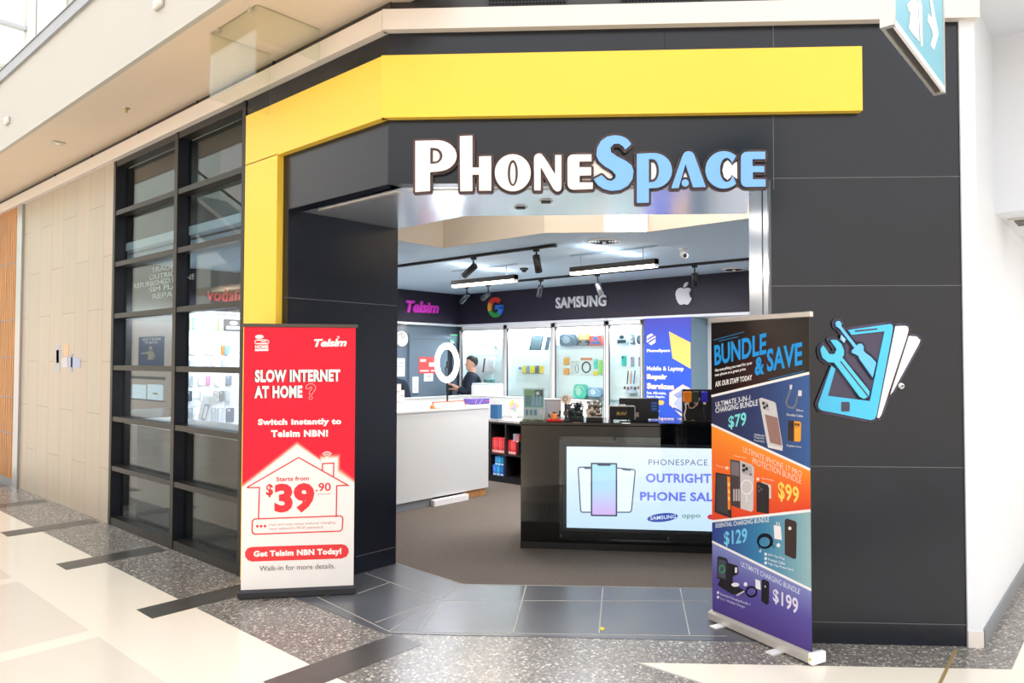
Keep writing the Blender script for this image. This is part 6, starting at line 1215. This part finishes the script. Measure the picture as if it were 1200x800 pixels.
def person(loc_, face, label, H, arms):
    """standing figure; local +x is where it faces, +y its left"""
    t = thing('person', label, 'person', loc_); s = H/1.78; mtx = Matrix.Rotation(face, 4, 'Z') @ Matrix.Scale(s, 4)
    n = {'pel': ((0, 0, .96), (.115, .15)), 'wst': ((.0, 0, 1.1), (.105, .135)), 'che': ((0, 0, 1.3), (.12, .165)), 'upc': ((-.005, 0, 1.41), (.1, .15)), 'nek': ((-.01, 0, 1.48), .066), 'nk2': ((-.004, 0, 1.535), .062),
         'hd': ((.0, 0, 1.64), .075)}
    e = chain('pel', 'wst', 'che', 'upc', 'nek', 'nk2', 'hd')
    for sd, y_ in (('l', 1), ('r', -1)):
        n.update({sd+'hip': ((0, .09*y_, .88), .09), sd+'kne': ((.02, .1*y_, .5), .062), sd+'cal': ((-.005, .1*y_, .34), .058), sd+'ank': ((-.01, .1*y_, .1), .04), sd+'hee': ((-.02, .1*y_, .045), .04), sd+'toe': ((.14, .115*y_, .03), .03)})
        e += [('pel', sd+'hip')]+chain(sd+'hip', sd+'kne', sd+'cal', sd+'ank', sd+'hee', sd+'toe')
        S_h = (0, .19*y_, 1.42); el, wr_ = arms[sd]
        n.update({sd+'sho': (S_h, .062), sd+'elb': (el, .043), sd+'for': (tuple(el[i]*.55+wr_[i]*.45 for i in range(3)), .038), sd+'wri': (wr_, .026)})
        e += [('upc', sd+'sho')]+chain(sd+'sho', sd+'elb', sd+'for', sd+'wri')
        d = (Vector(wr_)-Vector(el)).normalized(); lat = d.cross(Vector((0, 0, 1))).normalized(); dn = lat.cross(d)
        pm = Vector(wr_)+d*.075; n[sd+'plm'] = (tuple(pm), (.034, .016)); e.append((sd+'wri', sd+'plm'))
        for i, (off, l_) in enumerate(((-.03, .07), (-.01, .08), (.011, .075), (.03, .058))):
            b0 = pm+lat*off+d*.012; k1_ = b0+d*l_*.5-Vector((0, 0, .006)); k2_ = k1_+d*l_*.35-Vector((0, 0, .02))
            n[f'{sd}f{i}a'] = (tuple(k1_), .0095); n[f'{sd}f{i}b'] = (tuple(k2_), .008); e += chain(sd+'plm', f'{sd}f{i}a', f'{sd}f{i}b')
        tq = Vector(wr_)+d*.04+lat*(-.045*y_); n[sd+'tha'] = (tuple(tq), .012); n[sd+'thb'] = (tuple(tq+d*.04), .01); e += chain(sd+'plm', sd+'tha', sd+'thb')
    body = skin('body', n, e, 'skin', t, 'pel', 2, mtx)
    bpy.context.view_layer.update(); ev = body.evaluated_get(bpy.context.evaluated_depsgraph_get()); me = bpy.data.meshes.new_from_object(ev)
    bm = bmesh.new(); bm.from_mesh(me); bmesh.ops.recalc_face_normals(bm, faces=bm.faces[:]); head_geo(bm, mtx); bmesh.ops.recalc_face_normals(bm, faces=bm.faces[:]); body.modifiers.clear(); bm.to_mesh(me); bm.free(); me.materials.clear(); me.materials.append(M['skin']); body.data = me
    me.polygons.foreach_set('use_smooth', [True]*len(me.polygons))
    # clothing follows the body
    g = {'h': ((0, 0, .84), .15), 'a': ((0, 0, .95), .17), 'b': ((0, 0, 1.1), .165), 'c': ((0, 0, 1.3), (.19, .2)), 'd': ((-.005, 0, 1.42), (.15, .19)), 'n': ((0.0, 0, 1.53), .084)}; ge = chain('h', 'a', 'b', 'c', 'd', 'n')
    for sd, y_ in (('l', 1), ('r', -1)):
        el, wr_ = arms[sd]; g[sd+'s'] = ((0, .185*y_, 1.42), .11); g[sd+'e'] = (el, .078); g[sd+'f'] = (tuple(el[i]*.3+wr_[i]*.7 for i in range(3)), .06); ge += [('d', sd+'s')]+chain(sd+'s', sd+'e', sd+'f')
    skin('shirt', g, ge, 'shirt', t, 'b', 2, mtx)
    g = {'a': ((0, 0, .98), .155), 'b': ((0, 0, .9), .16)}; ge = chain('a', 'b')
    for sd, y_ in (('l', 1), ('r', -1)):
        g.update({sd+'h': ((0, .092*y_, .8), .12), sd+'k': ((.018, .1*y_, .5), .09), sd+'c': ((-.006, .1*y_, .3), .082), sd+'a': ((-.01, .1*y_, .08), .074)}); ge += chain('b', sd+'h', sd+'k', sd+'c', sd+'a')
    skin('trousers', g, ge, 'trousers', t, 'b', 2, mtx)
    for y_ in (1, -1): skin('shoe', {'h': ((-.025, .1*y_, .055), .052), 'm': ((.06, .108*y_, .045), .046), 't': ((.15, .116*y_, .036), .036)}, chain('h', 'm', 't'), 'shoe', t, 'h', 2, mtx)
    Mx = Matrix.Translation(t.location) @ mtx; mb = MB(); vs = []; nn = 28; nl = 9
    for i in range(nl):
        for j in range(nn):
            a_ = 2*PI*j/nn; c_ = math.cos(a_); z0 = 1.722 if c_ > .55 else (1.675+(c_+.1)/.65*.047 if c_ > -.1 else 1.61+(c_+1)/.9*.065)
            z_ = z0+(1.777-z0)*(i/(nl-1))**.8; p_ = ring_at(z_, a_, .009 if i else .003); p_.z += .01*(i/(nl-1)); vs.append(Mx @ p_)
    mb.add(vs, [(i*nn+j, i*nn+(j+1) % nn, (i+1)*nn+(j+1) % nn, (i+1)*nn+j) for i in range(nl-1) for j in range(nn)]+[tuple((nl-1)*nn+j for j in range(nn))], 'hair', sm=True); mb.build('hair', t)
    mb = MB()
    for y_ in (1, -1): mb.lathe(Mx @ Vector((.083, .032*y_, 1.664)), [(0, -.009*s), (.009*s, 0), (0, .009*s)], 'hair', n=8)
    mb.build('eye', t)
    mb = MB(); mb.tube([Mx @ Vector((.091, -.022, 1.588)), Mx @ Vector((.0995, 0, 1.589)), Mx @ Vector((.091, .022, 1.588))], .005*s, 'lip', n=6); mb.build('mouth', t)
    return t, Mx
r_ = ray(553, 420); q_ = Vector((8.55, 0, 0)); tt = 8.7/r_.x; px_, py_ = CO.x+r_.x*tt, CO.y+r_.y*tt
ldir = -Vector((CR.x, CR.y, 0)); ang = math.atan2(ldir.y, ldir.x)+.15
pt_, Mx = person((px_, py_, 0), ang, 'man in a dark jacket behind the rear counter, facing the ring light', 1.83, {'l': ((.08, .25, 1.17), (.3, .1, 1.29)), 'r': ((.06, -.25, 1.17), (.28, -.08, 1.22))})
mb = MB(); f = Mx @ Vector((.26, 0, 1.1)); 
c_ = Mx @ Vector((.4, .02, 1.29)); mb.cbox(Fr((c_.x, c_.y), (math.cos(ang), math.sin(ang))), (-.035, .035), (-.07, .07), (c_.z-.005, c_.z+.006), 'gloss', (30, 32, 36)); tag(mb.build('handset'), 'dark handset held in the hands of the man behind the counter', 'phone')
r2 = ray(459, 440); tt = 8.72/r2.y; person((r2.x*tt, 8.72, 0), -2.4, 'person in a black top mostly hidden behind the dark entrance wall', 1.74, {'l': ((.02, .25, 1.12), (.2, .2, 1.0)), 'r': ((.0, -.25, 1.12), (.2, -.2, 1.0))})

# ------------------------------------------------------------------ lamps
light('bulkhead_fill_light', 'AREA', FRONT.pt(2.2, .6, 3.2), 6, (255, 250, 242), .6, .2, aim=(5.75, 2.5, 3.1)); light('bulkhead_fill_light', 'AREA', FRONT.pt(1.3, .5, 3.2), 13, (255, 250, 242), 1.8, .2, aim=FRONT.pt(1.3, 2.2, 3.15)); light('bulkhead_fill_light', 'AREA', (3.6, 4.6, 3.2), 6, (255, 250, 242), .9, .2, aim=(5.2, 4.9, 3.1))  # unseen fill lamps added above the soffit to brighten the beige bulkhead
for k, (x, y_) in enumerate(((6.6, 7.6), (7.2, 5.2), (6.9, 3.0))): light('shop_fill_light', 'AREA', (x, y_, CEILZ-.05), SHOPW, (246, 248, 255), .9, rot=(0, 0, 0))  # fill lamps added under the ceiling, without fittings, to brighten the shop
light('window_display_light', 'AREA', (4.4, 8.6, 2.3), WINW, (246, 250, 255), 1.6, .12, aim=(4.4, 9.3, 1.2))
light('corridor_light', 'AREA', (6.9, -.9, 2.75), CORRW, (246, 250, 255), .8, 1.6)
for y_ in (6, 12, 18, 24): light('opposite_wall_fill', 'AREA', (-5.6, y_, 4.1), 110, (255, 240, 220), 1.6, .4, aim=(-7, y_, 1.2))  # unseen lamps added to brighten the wall mirrored in the window
for y_ in (-6, 1, 8, 14, 20): light('arcade_light', 'AREA', (-8, y_+3, 2.7), 120, (255, 240, 220), 1.2, .5)
SC.cycles.sample_clamp_indirect = 5; SC.cycles.caustics_reflective = False; SC.cycles.caustics_refractive = False
sv = SC.view_settings; sv.view_transform = 'Standard'; sv.look = 'None'; sv.gamma = 1; sv.exposure = EXPO; sv.use_curve_mapping = False
